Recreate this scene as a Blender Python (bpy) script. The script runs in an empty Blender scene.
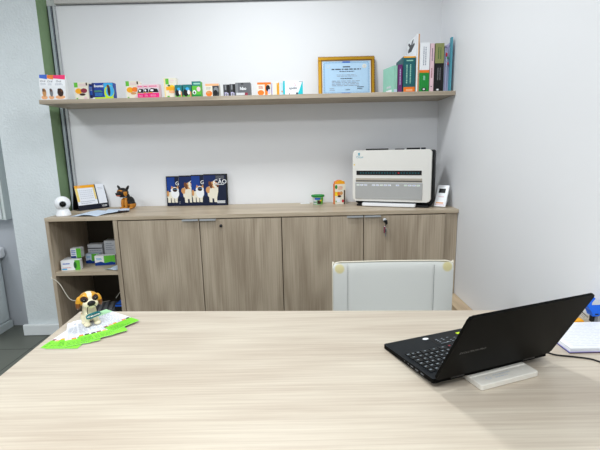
import bpy, bmesh, math, random
from mathutils import Vector, Matrix, Euler
random.seed(7)
R = math.radians
col = bpy.context.scene.collection

# ------------------------------------------------------------------ materials
MATS = {}
def _new(name):
    m = bpy.data.materials.new(name); m.use_nodes = True
    nt = m.node_tree; b = nt.nodes['Principled BSDF']
    MATS[name] = m
    return m, nt, b
def lin(c):
    return tuple(((x/255)/12.92 if x/255 <= .04045 else ((x/255+.055)/1.055)**2.4) for x in c) + (1,)
def plain(name, rgb, rough=.5, metal=0, noise=.06, nscale=40, bump=0, bscale=200, spec=.32, coat=0):
    m, nt, b = _new(name); N = nt.nodes; L = nt.links
    tc = N.new('ShaderNodeTexCoord'); nz = N.new('ShaderNodeTexNoise')
    nz.inputs['Scale'].default_value = nscale; nz.inputs['Detail'].default_value = 3
    L.new(tc.outputs['Object'], nz.inputs['Vector'])
    mx = N.new('ShaderNodeMix'); mx.data_type = 'RGBA'
    c = lin(rgb)
    mx.inputs['A'].default_value = tuple(x*(1-noise) for x in c[:3])+(1,)
    mx.inputs['B'].default_value = tuple(min(1, x*(1+noise)) for x in c[:3])+(1,)
    L.new(nz.outputs['Fac'], mx.inputs['Factor']); L.new(mx.outputs['Result'], b.inputs['Base Color'])
    b.inputs['Roughness'].default_value = rough; b.inputs['Metallic'].default_value = metal
    b.inputs['Specular IOR Level'].default_value = spec
    b.inputs['Coat Weight'].default_value = coat
    if bump:
        n2 = N.new('ShaderNodeTexNoise'); n2.inputs['Scale'].default_value = bscale; n2.inputs['Detail'].default_value = 4
        L.new(tc.outputs['Object'], n2.inputs['Vector'])
        bp = N.new('ShaderNodeBump'); bp.inputs['Strength'].default_value = bump; bp.inputs['Distance'].default_value = .004
        L.new(n2.outputs['Fac'], bp.inputs['Height']); L.new(bp.outputs['Normal'], b.inputs['Normal'])
    return name
def wood(name, light, dark, axis, rough=.45, fine=60, contrast=1., offset=(0, 0, 0), spec=.5):
    """greige laminate: long stretched fibres and broad cathedral figure along axis"""
    m, nt, b = _new(name); N = nt.nodes; L = nt.links
    tc = N.new('ShaderNodeTexCoord')
    def mapped(along, across):
        mp = N.new('ShaderNodeMapping'); s = [across]*3; s['xyz'.index(axis)] = along
        mp.inputs['Scale'].default_value = s; mp.inputs['Location'].default_value = offset
        L.new(tc.outputs['Object'], mp.inputs['Vector']); return mp
    a = mapped(1.6, fine); n1 = N.new('ShaderNodeTexNoise'); n1.inputs['Scale'].default_value = 1.6; n1.inputs['Detail'].default_value = 6; n1.inputs['Roughness'].default_value = .65
    L.new(a.outputs[0], n1.inputs['Vector'])
    c = mapped(1.1, 9); n2 = N.new('ShaderNodeTexNoise'); n2.inputs['Scale'].default_value = 1.3; n2.inputs['Detail'].default_value = 4; n2.inputs['Distortion'].default_value = .8
    L.new(c.outputs[0], n2.inputs['Vector'])
    w = mapped(1.0, 6.5); wv = N.new('ShaderNodeTexNoise'); wv.inputs['Scale'].default_value = .9; wv.inputs['Detail'].default_value = 1.5; wv.inputs['Distortion'].default_value = .3
    L.new(w.outputs[0], wv.inputs['Vector'])
    mt = N.new('ShaderNodeMath'); mt.operation = 'MULTIPLY'; mt.inputs[1].default_value = 26; L.new(wv.outputs['Fac'], mt.inputs[0])
    sn = N.new('ShaderNodeMath'); sn.operation = 'SINE'; L.new(mt.outputs[0], sn.inputs[0])
    s2 = N.new('ShaderNodeMath'); s2.operation = 'MULTIPLY_ADD'; s2.inputs[1].default_value = .07*contrast; s2.inputs[2].default_value = 0; L.new(sn.outputs[0], s2.inputs[0])
    a1 = N.new('ShaderNodeMath'); a1.operation = 'MULTIPLY_ADD'; a1.inputs[1].default_value = .85; L.new(n1.outputs['Fac'], a1.inputs[0]); L.new(s2.outputs[0], a1.inputs[2])
    a2 = N.new('ShaderNodeMath'); a2.operation = 'MULTIPLY_ADD'; a2.inputs[1].default_value = .34; L.new(n2.outputs['Fac'], a2.inputs[0]); L.new(a1.outputs[0], a2.inputs[2])
    rp = N.new('ShaderNodeValToRGB'); e = rp.color_ramp.elements
    e[0].position = .595-.20/contrast; e[0].color = lin(dark); e[1].position = .595+.15/contrast; e[1].color = lin(light)
    L.new(a2.outputs[0], rp.inputs[0]); L.new(rp.outputs[0], b.inputs['Base Color'])
    b.inputs['Roughness'].default_value = rough; b.inputs['Specular IOR Level'].default_value = spec
    bp = N.new('ShaderNodeBump'); bp.inputs['Strength'].default_value = .12; bp.inputs['Distance'].default_value = .001
    L.new(n1.outputs['Fac'], bp.inputs['Height']); L.new(bp.outputs['Normal'], b.inputs['Normal'])
    return name

wood('desk_wood', (206, 196, 179), (178, 163, 146), 'x', rough=.34, fine=85, contrast=.85, spec=.4)
wood('top_wood', (196, 181, 158), (166, 149, 126), 'x', rough=.42, fine=40)
wood('shelf_wood', (186, 173, 155), (154, 140, 121), 'x', rough=.5, fine=40)
wood('door_wood', (190, 175, 154), (148, 132, 112), 'z', rough=.5, fine=170, contrast=1.0)
wood('door_wood_b', (190, 175, 154), (148, 132, 112), 'z', rough=.5, fine=170, contrast=1.0, offset=(3.3, 1.1, .4))
wood('ledge_wood', (206, 184, 152), (170, 148, 120), 'y', rough=.45, fine=50)
plain('wall_paint', (232, 233, 235), .75, noise=.012, nscale=1.5)
plain('right_paint', (233, 234, 236), .4, noise=.012, nscale=2, bump=.04, bscale=18)
plain('plaster', (222, 229, 231), .85, noise=.05, nscale=10, bump=1.0, bscale=75)
plain('plinth_white', (232, 236, 237), .6, noise=.03, nscale=12)
plain('green_paint', (126, 152, 114), .6, noise=.1, nscale=20, bump=.1, bscale=60)
plain('aluminium', (212, 220, 232), .35, .35)
plain('aluminium_dark', (60, 66, 76), .5, .2)
plain('rail_grey', (196, 194, 190), .5, noise=.03)
plain('floor_grey', (106, 109, 101), .38, noise=.1, nscale=5)
plain('floor_joint', (66, 70, 66), .6)
plain('recess_wall', (186, 190, 196), .6, noise=.02, nscale=2)
plain('ceiling_white', (232, 233, 234), .8)
plain('sink_white', (206, 214, 216), .35, noise=.02)
plain('panel_white', (222, 230, 228), .45, noise=.02)
plain('joint_dark', (70, 78, 76), .7)
plain('white', (238, 240, 243), .45, noise=.01)
plain('gloss_white', (242, 244, 247), .22, noise=.01)
plain('paper', (236, 240, 248), .7, noise=.02, nscale=20)
plain('paper_blue', (205, 220, 238), .6, noise=.06, nscale=20)
plain('card_grey', (214, 216, 220), .6)
plain('black', (14, 14, 16), .45)
plain('soft_black', (18, 19, 21), .55)
plain('laptop_black', (9, 9, 8), .4, noise=.15, nscale=3, spec=.03)
plain('laptop_deck', (18, 22, 26), .45, noise=.08, spec=.2)
plain('key_black', (16, 18, 20), .3)
plain('key_mark', (150, 160, 168), .5)
plain('hinge_grey', (58, 60, 62), .35, .5)
plain('logo_grey', (74, 75, 74), .35, .4)
plain('metal', (190, 194, 198), .25, .9)
plain('handle_metal', (196, 200, 204), .35, .6)
plain('dark_metal', (50, 50, 52), .35, .7)
plain('navy', (8, 14, 34), .45, noise=.1)
plain('royal', (10, 58, 140), .45)
plain('blue', (32, 92, 196), .45)
plain('bright_blue', (18, 104, 228), .35)
plain('sky_blue', (60, 170, 226), .5)
plain('pack_blue', (30, 62, 150), .4)
plain('card_navy', (6, 20, 52), .45)
plain('dark_blue', (8, 34, 88), .45)
plain('deep_blue', (22, 36, 96), .4)
plain('teal', (34, 118, 118), .5)
plain('sign_teal', (22, 118, 130), .4)
plain('dark_teal', (24, 92, 98), .5)
plain('aqua', (16, 190, 202), .45)
plain('turq', (84, 158, 176), .5)
plain('mint', (150, 204, 184), .55)
plain('green', (26, 138, 54), .5)
plain('grass', (96, 186, 56), .5)
plain('lime', (134, 220, 64), .6, noise=.03)
plain('lime2', (122, 212, 52), .6, noise=.03)
plain('acid', (196, 226, 40), .5)
plain('pale_green', (176, 226, 178), .6)
plain('forest', (38, 96, 44), .5)
plain('olive', (142, 146, 92), .6)
plain('yellow', (244, 208, 40), .5)
plain('pale_yellow', (242, 216, 130), .6)
plain('amber', (242, 168, 28), .5)
plain('orange', (238, 122, 34), .5)
plain('peach', (240, 178, 132), .6)
plain('tan', (206, 150, 96), .6)
plain('brown', (110, 64, 36), .6)
plain('dark_brown', (58, 36, 28), .6)
plain('red', (206, 40, 56), .5)
plain('crimson', (140, 40, 62), .5)
plain('pink', (236, 44, 130), .5)
plain('hot_pink', (240, 40, 110), .5)
plain('pale_pink', (232, 200, 208), .6)
plain('purple', (100, 40, 104), .5)
plain('lilac', (196, 190, 224), .5)
plain('grey', (128, 130, 134), .5)
plain('mid_grey', (98, 100, 104), .5)
plain('dark_grey', (58, 60, 64), .5)
plain('light_grey', (204, 207, 211), .5)
plain('ink', (70, 76, 92), .7)
plain('faint', (205, 210, 224), .7)
plain('ink_soft', (150, 156, 170), .7)
plain('cream', (232, 226, 208), .4, noise=.03)
plain('purifier_cream', (228, 226, 220), .38, noise=.01)
plain('purifier_grey', (176, 177, 176), .4, .15, noise=.02)
plain('purifier_beige', (178, 170, 156), .5)
plain('cert_blue', (178, 210, 236), .5, noise=.05, nscale=60)
plain('cert_border', (120, 160, 200), .5)
plain('gold', (196, 148, 40), .32, .55, noise=.15, nscale=50)
plain('gold_dark', (132, 92, 22), .4, .5)
plain('dog_cream', (232, 222, 190), .3, noise=.06, nscale=60, coat=.3)
plain('dog_yellow', (208, 150, 30), .3, noise=.2, nscale=60, coat=.3)
plain('dog_brown', (120, 66, 16), .35, noise=.2, nscale=60, coat=.3)
plain('gsd_black', (24, 22, 22), .5, noise=.2)
plain('gsd_tan', (190, 124, 40), .5, noise=.2, nscale=60)
plain('gsd_mouth', (214, 116, 90), .5)
plain('concrete', (226, 222, 212), .6, noise=.05, nscale=60, bump=.1, bscale=120)
plain('chrome', (200, 202, 206), .15, 1)
plain('cable_white', (224, 220, 206), .5)
plain('carcass', (120, 106, 84), .6, noise=.1, nscale=8)
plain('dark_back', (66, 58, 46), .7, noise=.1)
plain('cover_red', (72, 30, 38), .5)
plain('screen', (10, 12, 14), .12)

# white leather of the chair: yellowed corners, faint wear
m, nt, b = _new('leather'); N = nt.nodes; L = nt.links
tc = N.new('ShaderNodeTexCoord')
def spot(cx, cz, r):
    d = N.new('ShaderNodeVectorMath'); d.operation = 'SUBTRACT'; d.inputs[1].default_value = (cx, 0, cz); L.new(tc.outputs['Object'], d.inputs[0])
    s = N.new('ShaderNodeVectorMath'); s.operation = 'MULTIPLY'; s.inputs[1].default_value = (1, 0, 1); L.new(d.outputs[0], s.inputs[0])
    l = N.new('ShaderNodeVectorMath'); l.operation = 'LENGTH'; L.new(s.outputs[0], l.inputs[0])
    mr = N.new('ShaderNodeMapRange'); mr.inputs['From Min'].default_value = r*.75; mr.inputs['From Max'].default_value = r*1.1; mr.inputs['To Min'].default_value = 1; mr.inputs['To Max'].default_value = 0
    L.new(l.outputs['Value'], mr.inputs['Value']); return mr.outputs[0]
CH_W, CH_TOP = .528, .826
s1 = spot(-CH_W/2+.028, CH_TOP-.024, .022); s2 = spot(CH_W/2-.028, CH_TOP-.020, .023)
ad = N.new('ShaderNodeMath'); ad.operation = 'MAXIMUM'; L.new(s1, ad.inputs[0]); L.new(s2, ad.inputs[1])
mx = N.new('ShaderNodeMix'); mx.data_type = 'RGBA'; mx.inputs['A'].default_value = lin((222, 224, 220)); mx.inputs['B'].default_value = lin((218, 208, 156))
L.new(ad.outputs[0], mx.inputs['Factor']); L.new(mx.outputs['Result'], b.inputs['Base Color'])
b.inputs['Roughness'].default_value = .48
nz = N.new('ShaderNodeTexNoise'); nz.inputs['Scale'].default_value = 160; L.new(tc.outputs['Object'], nz.inputs['Vector'])
bp = N.new('ShaderNodeBump'); bp.inputs['Strength'].default_value = .1; bp.inputs['Distance'].default_value = .002
L.new(nz.outputs['Fac'], bp.inputs['Height']); L.new(bp.outputs['Normal'], b.inputs['Normal'])
# lamp diffuser
m, nt, b = _new('lamp'); b.inputs['Emission Color'].default_value = (1, 1, 1, 1); b.inputs['Emission Strength'].default_value = 6

# ------------------------------------------------------------------ mesh builder
XF = {}
class MB:
    def __init__(self, T=None):
        self.bm = bmesh.new(); self.slots = []; self.T = T or Matrix(); self.stack = []
    def mi(self, m):
        if m not in self.slots: self.slots.append(m)
        return self.slots.index(m)
    def poly(self, pts, m, smooth=False):
        vs = [self.bm.verts.new(self.T @ Vector(p)) for p in pts]
        f = self.bm.faces.new(vs); f.material_index = self.mi(m); f.smooth = smooth
        return f
    def box(self, x0, x1, y0, y1, z0, z1, m, bev=0, seg=2, mats=None):
        v = [self.bm.verts.new(self.T @ Vector(p)) for p in
             [(x0,y0,z0),(x1,y0,z0),(x1,y1,z0),(x0,y1,z0),(x0,y0,z1),(x1,y0,z1),(x1,y1,z1),(x0,y1,z1)]]
        F = []
        mats = mats or {}
        for key, q in (('bottom',(0,3,2,1)),('top',(4,5,6,7)),('front',(0,1,5,4)),('right',(1,2,6,5)),('back',(2,3,7,6)),('left',(3,0,4,7))):
            f = self.bm.faces.new([v[i] for i in q]); f.material_index = self.mi(mats.get(key, m)); F.append(f)
        if bev:
            es = list({e for f in F for e in f.edges})
            bmesh.ops.bevel(self.bm, geom=es, offset=bev, segments=seg, profile=.5, affect='EDGES', clamp_overlap=True)
        return self
    def prism(self, pts, y0, y1, m, axis='y', bev=0, side=None):
        """outline in (a, b) extruded along the third axis"""
        def P(a, b, c):
            return {'y': (a, c, b), 'z': (a, b, c), 'x': (c, a, b)}[axis]
        A = [self.bm.verts.new(self.T @ Vector(P(a, b, y0))) for a, b in pts]
        B = [self.bm.verts.new(self.T @ Vector(P(a, b, y1))) for a, b in pts]
        n = len(pts); F = [self.bm.faces.new(A), self.bm.faces.new(list(reversed(B)))]
        for f in F: f.material_index = self.mi(m)
        for i in range(n):
            f = self.bm.faces.new([A[i], B[i], B[(i+1) % n], A[(i+1) % n]]); f.material_index = self.mi(side or m); F.append(f)
        if bev:
            es = [e for e in {e for f in F[:2] for e in f.edges}]
            bmesh.ops.bevel(self.bm, geom=es, offset=bev, segments=2, profile=.5, affect='EDGES', clamp_overlap=True)
        bmesh.ops.recalc_face_normals(self.bm, faces=[f for f in F if f.is_valid])
        return self
    def ball(self, c, r, m, rot=(0,0,0), seg=20):
        if not hasattr(r, '__len__'): r = (r,)*3
        M = self.T @ Matrix.Translation(c) @ Euler(rot).to_matrix().to_4x4() @ Matrix.Diagonal((*r, 1))
        g = bmesh.ops.create_uvsphere(self.bm, u_segments=seg, v_segments=max(8, seg*2//3), radius=1, matrix=M)
        for v in g['verts']:
            for f in v.link_faces: f.material_index = self.mi(m); f.smooth = True
        return self
    def lathe(self, prof, m, c=(0,0,0), seg=28, mats=None, axis=None):
        M = self.T @ Matrix.Translation(c) @ (axis or Matrix())
        rings = []
        for r, z in prof:
            rings.append([self.bm.verts.new(M @ Vector((max(r, 1e-5)*math.cos(2*math.pi*k/seg), max(r, 1e-5)*math.sin(2*math.pi*k/seg), z))) for k in range(seg)])
        for i in range(len(rings)-1):
            for k in range(seg):
                f = self.bm.faces.new([rings[i][k], rings[i][(k+1) % seg], rings[i+1][(k+1) % seg], rings[i+1][k]])
                f.material_index = self.mi(mats[i] if mats else m); f.smooth = True
        return self
    def tube(self, pts, r, m, seg=8, smooth=4, cap=True):
        P = [Vector(p) for p in pts]
        if smooth and len(P) > 2:
            Q = []
            for i in range(len(P)-1):
                p0, p1, p2, p3 = P[max(i-1,0)], P[i], P[i+1], P[min(i+2,len(P)-1)]
                for k in range(smooth):
                    t = k/smooth
                    Q.append(.5*((2*p1)+(p2-p0)*t+(2*p0-5*p1+4*p2-p3)*t*t+(3*p1-p0-3*p2+p3)*t**3))
            Q.append(P[-1]); P = Q
        rings = []; up = Vector((0,0,1))
        for i, p in enumerate(P):
            d = (P[min(i+1,len(P)-1)]-P[max(i-1,0)]).normalized()
            u = up - d*up.dot(d)
            if u.length < .1: u = Vector((1,0,0))-d*d.x
            u.normalize(); w = d.cross(u); up = u
            rings.append([self.bm.verts.new(self.T @ (p+(u*math.cos(2*math.pi*k/seg)+w*math.sin(2*math.pi*k/seg))*r)) for k in range(seg)])
        for i in range(len(rings)-1):
            for k in range(seg):
                f = self.bm.faces.new([rings[i][k], rings[i][(k+1) % seg], rings[i+1][(k+1) % seg], rings[i+1][k]])
                f.material_index = self.mi(m); f.smooth = True
        if cap:
            for rg in (rings[0], rings[-1]):
                f = self.bm.faces.new(rg); f.material_index = self.mi(m)
        return self
    def text(self, s, size, m, M, align='CENTER', bold=0):
        cu = bpy.data.curves.new('t', 'FONT'); cu.body = s; cu.size = size; cu.align_x = align; cu.align_y = 'CENTER'; cu.offset = bold
        cu.resolution_u = 3
        o = bpy.data.objects.new('t', cu); col.objects.link(o)
        bpy.context.view_layer.update()
        me = bpy.data.meshes.new_from_object(o.evaluated_get(bpy.context.evaluated_depsgraph_get()))
        me.transform(self.T @ M)
        old = set(self.bm.faces); self.bm.from_mesh(me)
        k = self.mi(m)
        for f in self.bm.faces:
            if f not in old: f.material_index = k
        bpy.data.objects.remove(o); bpy.data.curves.remove(cu); bpy.data.meshes.remove(me)
        return self
    def build(self, name, parent=None, origin=None, rz=0, local=False):
        me = bpy.data.meshes.new(name)
        if parent is not None: W = XF[parent.name]
        elif origin is not None: W = Matrix.Translation(origin) @ Matrix.Rotation(rz, 4, 'Z')
        else: W = Matrix()
        if not local: self.bm.transform(W.inverted())
        self.bm.to_mesh(me); self.bm.free()
        for s in self.slots: me.materials.append(MATS[s])
        o = bpy.data.objects.new(name, me); col.objects.link(o)
        if parent is not None: o.parent = parent; XF[o.name] = W
        else: o.matrix_world = W; XF[o.name] = W.copy()
        return o
class Face:
    """a plane to print on: origin O, in-plane axes ex, ey (unit), normal; width w, height h; shapes use 0..1"""
    def __init__(self, mb, O, ex, ey, w, h):
        self.mb = mb; self.O = Vector(O); self.ex = Vector(ex).normalized(); self.ey = Vector(ey).normalized()
        self.n = self.ex.cross(self.ey).normalized(); self.w = w; self.h = h; self.k = 0
    def P(self, u, v): return self.O+self.ex*u*self.w+self.ey*v*self.h+self.n*(.0003+.00012*self.k)
    def pol(self, pts, m): self.k += 1; self.mb.poly([self.P(*p) for p in pts], m); return self
    def rect(self, u0, v0, u1, v1, m): return self.pol([(u0,v0),(u1,v0),(u1,v1),(u0,v1)], m)
    def ell(self, cu, cv, ru, rv, m, n=20, rot=0):
        c, s = math.cos(rot), math.sin(rot)
        pts = []
        for k in range(n):
            a, b = ru*self.w*math.cos(2*math.pi*k/n), rv*self.h*math.sin(2*math.pi*k/n)
            pts.append((cu+(a*c-b*s)/self.w, cv+(a*s+b*c)/self.h))
        return self.pol(pts, m)
    def text(self, s, u, v, size, m, bold=0, rot=0, align='CENTER'):
        self.k += 1
        M = Matrix((( self.ex.x, self.ey.x, self.n.x, 0), (self.ex.y, self.ey.y, self.n.y, 0), (self.ex.z, self.ey.z, self.n.z, 0), (0,0,0,1)))
        M = Matrix.Translation(self.P(u, v)) @ M @ Matrix.Rotation(rot, 4, 'Z')
        self.mb.text(s, size, m, M, align, bold); return self
    def lines(self, u0, u1, v0, v1, n, m, th=.25, rag=.3, words=True):
        self.k += 1; kk = self.k
        for i in range(n):
            v = v1-(v1-v0)*(i+.5)/n; t = (v1-v0)/n*th
            u = u0
            end = u1-(u1-u0)*rag*random.random()
            while u < end:
                wd = (u1-u0)*random.uniform(.06, .2) if words else end-u
                self.k = kk; self.mb.poly([self.P(u, v-t), self.P(min(u+wd, end), v-t), self.P(min(u+wd, end), v+t), self.P(u, v+t)], m)
                u += wd+(u1-u0)*.03
        return self

def tag(o, label, cat, group=None):
    o['label'] = label; o['category'] = cat
    if group: o['group'] = group
    return o
def struct(o): o['kind'] = 'structure'; return o
def thing(name, label, cat, loc=(0,0,0), rz=0, group=None):
    o = bpy.data.objects.new(name, None); col.objects.link(o); o.empty_display_size = .05
    W = Matrix.Translation(loc) @ Matrix.Rotation(rz, 4, 'Z'); o.matrix_world = W; XF[o.name] = W
    return tag(o, label, cat, group)
def TR(x, y, z, rz=0, rx=0, ry=0):
    return Matrix.Translation((x, y, z)) @ Matrix.Rotation(rz, 4, 'Z') @ Matrix.Rotation(ry, 4, 'Y') @ Matrix.Rotation(rx, 4, 'X')
def part(label, o): o['label'] = label; return o

# ------------------------------------------------------------------ setting
ZS, ZC, ZD = 1.6633, .9347, .74          # shelf top, cabinet worktop, desk top
CEIL = 2.72
mb = MB(); mb.box(-5, 1, -6, .25, -.05, 0, 'floor_grey')
for k in range(-8, 3):                      # tile joints
    mb.box(k*.6+.11, k*.6+.114, -6, .03, 0, .0006, 'floor_joint')
for k in range(1, 10):
    mb.box(-5, 0, -k*.6+.24, -k*.6+.244, 0, .0006, 'floor_joint')
struct(mb.build('floor'))
struct(MB().box(-2.678, .12, 0, .1, 0, CEIL, 'wall_paint').build('wall_back'))
struct(MB().box(0, .12, -6, 0, 0, CEIL, 'right_paint').build('wall_right'))
struct(MB().box(-5, -3.0415, .05, .15, 0, CEIL, 'recess_wall').build('wall_recess'))
struct(MB().box(-5.1, -5, -6, .25, 0, CEIL, 'recess_wall').build('wall_left'))
struct(MB().box(-5.1, .12, -6, .25, CEIL, CEIL+.1, 'ceiling_white').build('ceiling'))
mb = MB(); mb.box(-3.0405, -2.6785, -.123, .14, 0, CEIL, 'plaster', mats={'right': 'green_paint'})
struct(mb.build('wall_column'))
struct(MB().box(-3.067, -2.62, -.152, -.1235, .002, .086, 'plinth_white', bev=.006).build('baseboard_column'))
mb = MB()                                    # aluminium partition post beside the green face
mb.box(-2.676, -2.668, -.006, -.001, 0, 2.31, 'aluminium_dark')
mb.box(-2.668, -2.646, -.014, -.001, 0, 2.31, 'aluminium', bev=.002)
mb.box(-2.646, -2.637, -.006, -.001, 0, 2.31, 'aluminium_dark')
mb.box(-2.637, -2.618, -.010, -.001, 0, 2.31, 'light_grey', bev=.001)
struct(mb.build('trim_1'))
mb = MB()                                    # rail over the partition panel
mb.box(-2.612, -.002, -.03, -.001, 2.318, 2.36, 'rail_grey', bev=.002)
mb.box(-2.612, -.002, -.006, -.001, 2.313, 2.318, 'grey')
struct(mb.build('trim_2'))
mb = MB()                                    # low boxed ledge along the right wall
mb.box(-.09, -.002, -1.55, -.475, .002, .385, 'ledge_wood', bev=.002)
struct(mb.build('trim_3'))

# left recess: wall panel and laundry sink
t = thing('wall_cabinet', 'white wall-hung cabinet cut off by the left edge of the picture, above the sink', 'cabinet', (-3.5, .0, .856))
mb = MB(); mb.box(-3.9, -3.155, -.03, .045, .858, 2.2, 'panel_white', bev=.003); mb.build('body', t)
mb = MB(); mb.box(-3.86, -3.50, -.045, -.032, .866, 2.19, 'panel_white', bev=.002); mb.build('door', t)
mb = MB(); mb.box(-3.495, -3.175, -.045, -.032, .866, 2.19, 'panel_white', bev=.002); mb.build('door', t)
t = thing('laundry_sink', 'low white sink unit with rounded rim at far left, on the grey floor', 'sink', (-3.6, -.25, 0))
mb = MB(); mb.box(-3.95, -3.285, -.55, .03, .06, .56, 'sink_white', bev=.01); mb.build('body', t)
mb = MB(); mb.box(-3.93, -3.268, -.53, .028, .002, .058, 'sink_white'); mb.build('kick_board', t)
mb = MB()
for (x0, x1, y0, y1) in ((-3.98, -3.25, -.58, -.50), (-3.98, -3.25, -.03, .047), (-3.98, -3.90, -.5, -.03), (-3.33, -3.25, -.5, -.03)):
    mb.box(x0, x1, y0, y1, .56, .645, 'gloss_white', bev=.022, seg=4)
mb.build('rim', t)
mb = MB(); mb.box(-3.92, -3.31, -.52, -.01, .562, .575, 'sink_white'); mb.build('basin', t)

# ------------------------------------------------------------------ cabinets
FY = -.4718; XL = -2.5936
DX = [-2.1401, -1.6251, -1.1101, -.5951, -.0801]
top = MB().box(XL, -.002, FY-.002, -.002, ZC-.0235, ZC, 'top_wood', bev=.0012).build('cabinet_worktop', origin=(-1.3, -.23, ZC-.0235))
tag(top, 'long light wood worktop running over the low cabinets under the wall shelf', 'worktop')
zt = ZC-.0245
t = thing('open_shelf_unit', 'open two-compartment shelf unit at the left end of the low cabinets', 'shelf unit', (-2.36, -.24, 0))
MB().box(XL, XL+.022, FY, -.003, .002, zt, 'door_wood').build('side_panel', t)
MB().box(-2.168, -2.1425, FY, -.003, .002, zt, 'door_wood').build('side_panel', t)
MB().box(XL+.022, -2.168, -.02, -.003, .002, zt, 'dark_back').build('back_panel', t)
MB().box(XL+.022, -2.168, FY+.002, -.021, .556, .578, 'top_wood').build('shelf', t)
MB().box(XL+.022, -2.168, FY+.002, -.021, .08, .102, 'top_wood').build('bottom_panel', t)
MB().box(XL+.022, -2.168, FY+.02, FY+.035, .002, .08, 'door_wood').build('kick_board', t)
def two_door(x0, x1, label, lockx, key):
    t = thing('two_door_cabinet', label, 'cabinet', ((x0+x1)/2, -.24, 0), group=None)
    MB().box(x0+.001, x1-.001, FY+.02, -.003, .07, zt, 'carcass').build('carcass', t)
    MB().box(x0+.003, x1-.003, FY+.05, FY+.065, .002, .07, 'door_wood').build('kick_board', t)
    xm = (x0+x1)/2
    for k, (a, bb) in enumerate(((x0, xm), (xm, x1))):
        W = MB(); W.box(a+.0028, bb-.0028, FY, FY+.018, .075, zt-.006, 'door_wood' if k == 0 else 'door_wood_b', bev=.0008)
        d = W.build('door', t)
        if k == 0: hx0, hx1 = bb-.105, bb-.004
        else: hx0, hx1 = a+.004, a+.105
        H = MB()
        H.prism([(FY-.016, zt-.012), (FY-.016, zt-.003), (FY+.004, zt-.003), (FY+.004, zt-.0055), (FY-.0135, zt-.0055), (FY-.0135, zt-.012)], hx0, hx1, 'handle_metal', axis='x')
        part('short aluminium edge pull', H.build('handle', d))
        if k == 1:
            rot = Matrix.Rotation(R(90), 4, 'X')
            K = MB(); K.lathe([(0, .010), (.006, .010), (.009, .007), (.0095, 0)], 'dark_metal', c=(lockx, FY-.001, .862 if not key else .874), axis=rot, seg=20)
            part('round black key lock', K.build('lock', d))
            if key:
                K = MB(); z = .874
                K.lathe([(0, .012), (.011, .012), (.011, .009)], 'light_grey', c=(lockx-.002, FY-.004, z+.006), axis=rot, seg=16)
                K.prism([(lockx-.011, z-.002), (lockx-.005, z+.006), (lockx+.012, z+.006), (lockx+.014, z-.018), (lockx+.002, z-.024), (lockx-.002, z-.012)], FY-.03, FY-.024, 'black')
                K.build('key', d)
                K = MB(); K.tube([(lockx+.002, FY-.026, z-.022), (lockx, FY-.02, z-.034)], .0012, 'metal')
                K.box(lockx-.008, lockx+.006, FY-.018, FY-.008, z-.078, z-.034, 'crimson', bev=.003)
                K.box(lockx, lockx+.011, FY-.022, FY-.012, z-.072, z-.048, 'black', bev=.003)
                K.box(lockx+.003, lockx+.008, FY-.014, FY-.010, z-.10, z-.078, 'grey')
                part('dark red and black key tag', K.build('key_tag', d))
    return t
two_door(DX[0], DX[2], 'low wood cabinet with two doors next to the open shelf unit', -1.4906, False)
two_door(DX[2], DX[4], 'low wood cabinet with two doors behind the white chair, keys hanging in its lock', -.464, True)
t = tag(MB().box(-.078, -.003, FY+.012, -.003, .002, zt, 'door_wood_b').build('filler_panel', origin=(-.04, -.23, 0)),
        'narrow wood filler panel closing the gap between cabinet doors and right wall', 'panel')

sh = MB().box(-2.6172, -.002, -.3276, -.002, ZS-.0257, ZS, 'shelf_wood', bev=.001).build('wall_shelf', origin=(-1.3, -.16, ZS-.0257))
tag(sh, 'long thick light wood shelf fixed across the white back wall', 'shelf')

# ------------------------------------------------------------------ desk
t = thing('office_desk', 'large light wood desk filling the foreground', 'desk', (-.9, -2.0, 0))
mb = MB(); mb.prism([(-1.83, -1.539), (-1.79, -2.44), (-.003, -2.5), (-.003, -1.622)], ZD-.03, ZD, 'desk_wood', axis='z', bev=.001)
mb.build('desktop', t)
MB().box(-1.775, -1.75, -2.40, -1.60, .002, ZD-.031, 'desk_wood').build('side_panel', t)
MB().box(-.06, -.035, -2.42, -1.68, .002, ZD-.031, 'desk_wood').build('side_panel', t)
MB().box(-1.749, -.061, -2.2, -2.182, .25, ZD-.031, 'desk_wood').build('modesty_panel', t)

# ------------------------------------------------------------------ chair
cxm, cy = -.586, -1.25
t = thing('office_chair', 'white leather office chair with yellowed corners, behind the desk', 'chair', (cxm, cy-.1, 0))
mb = MB(TR(cxm, cy, 0, R(-1.2)))
w2 = CH_W/2
def rr(x0, x1, z0, z1, r, n=6):
    out = []
    for cx_, cz_, a0 in ((x1-r, z1-r, 0), (x0+r, z1-r, 90), (x0+r, z0+r, 180), (x1-r, z0+r, 270)):
        for k in range(n+1):
            a = R(a0+90*k/n); out.append((cx_+r*math.cos(a), cz_+r*math.sin(a)))
    return out
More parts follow.
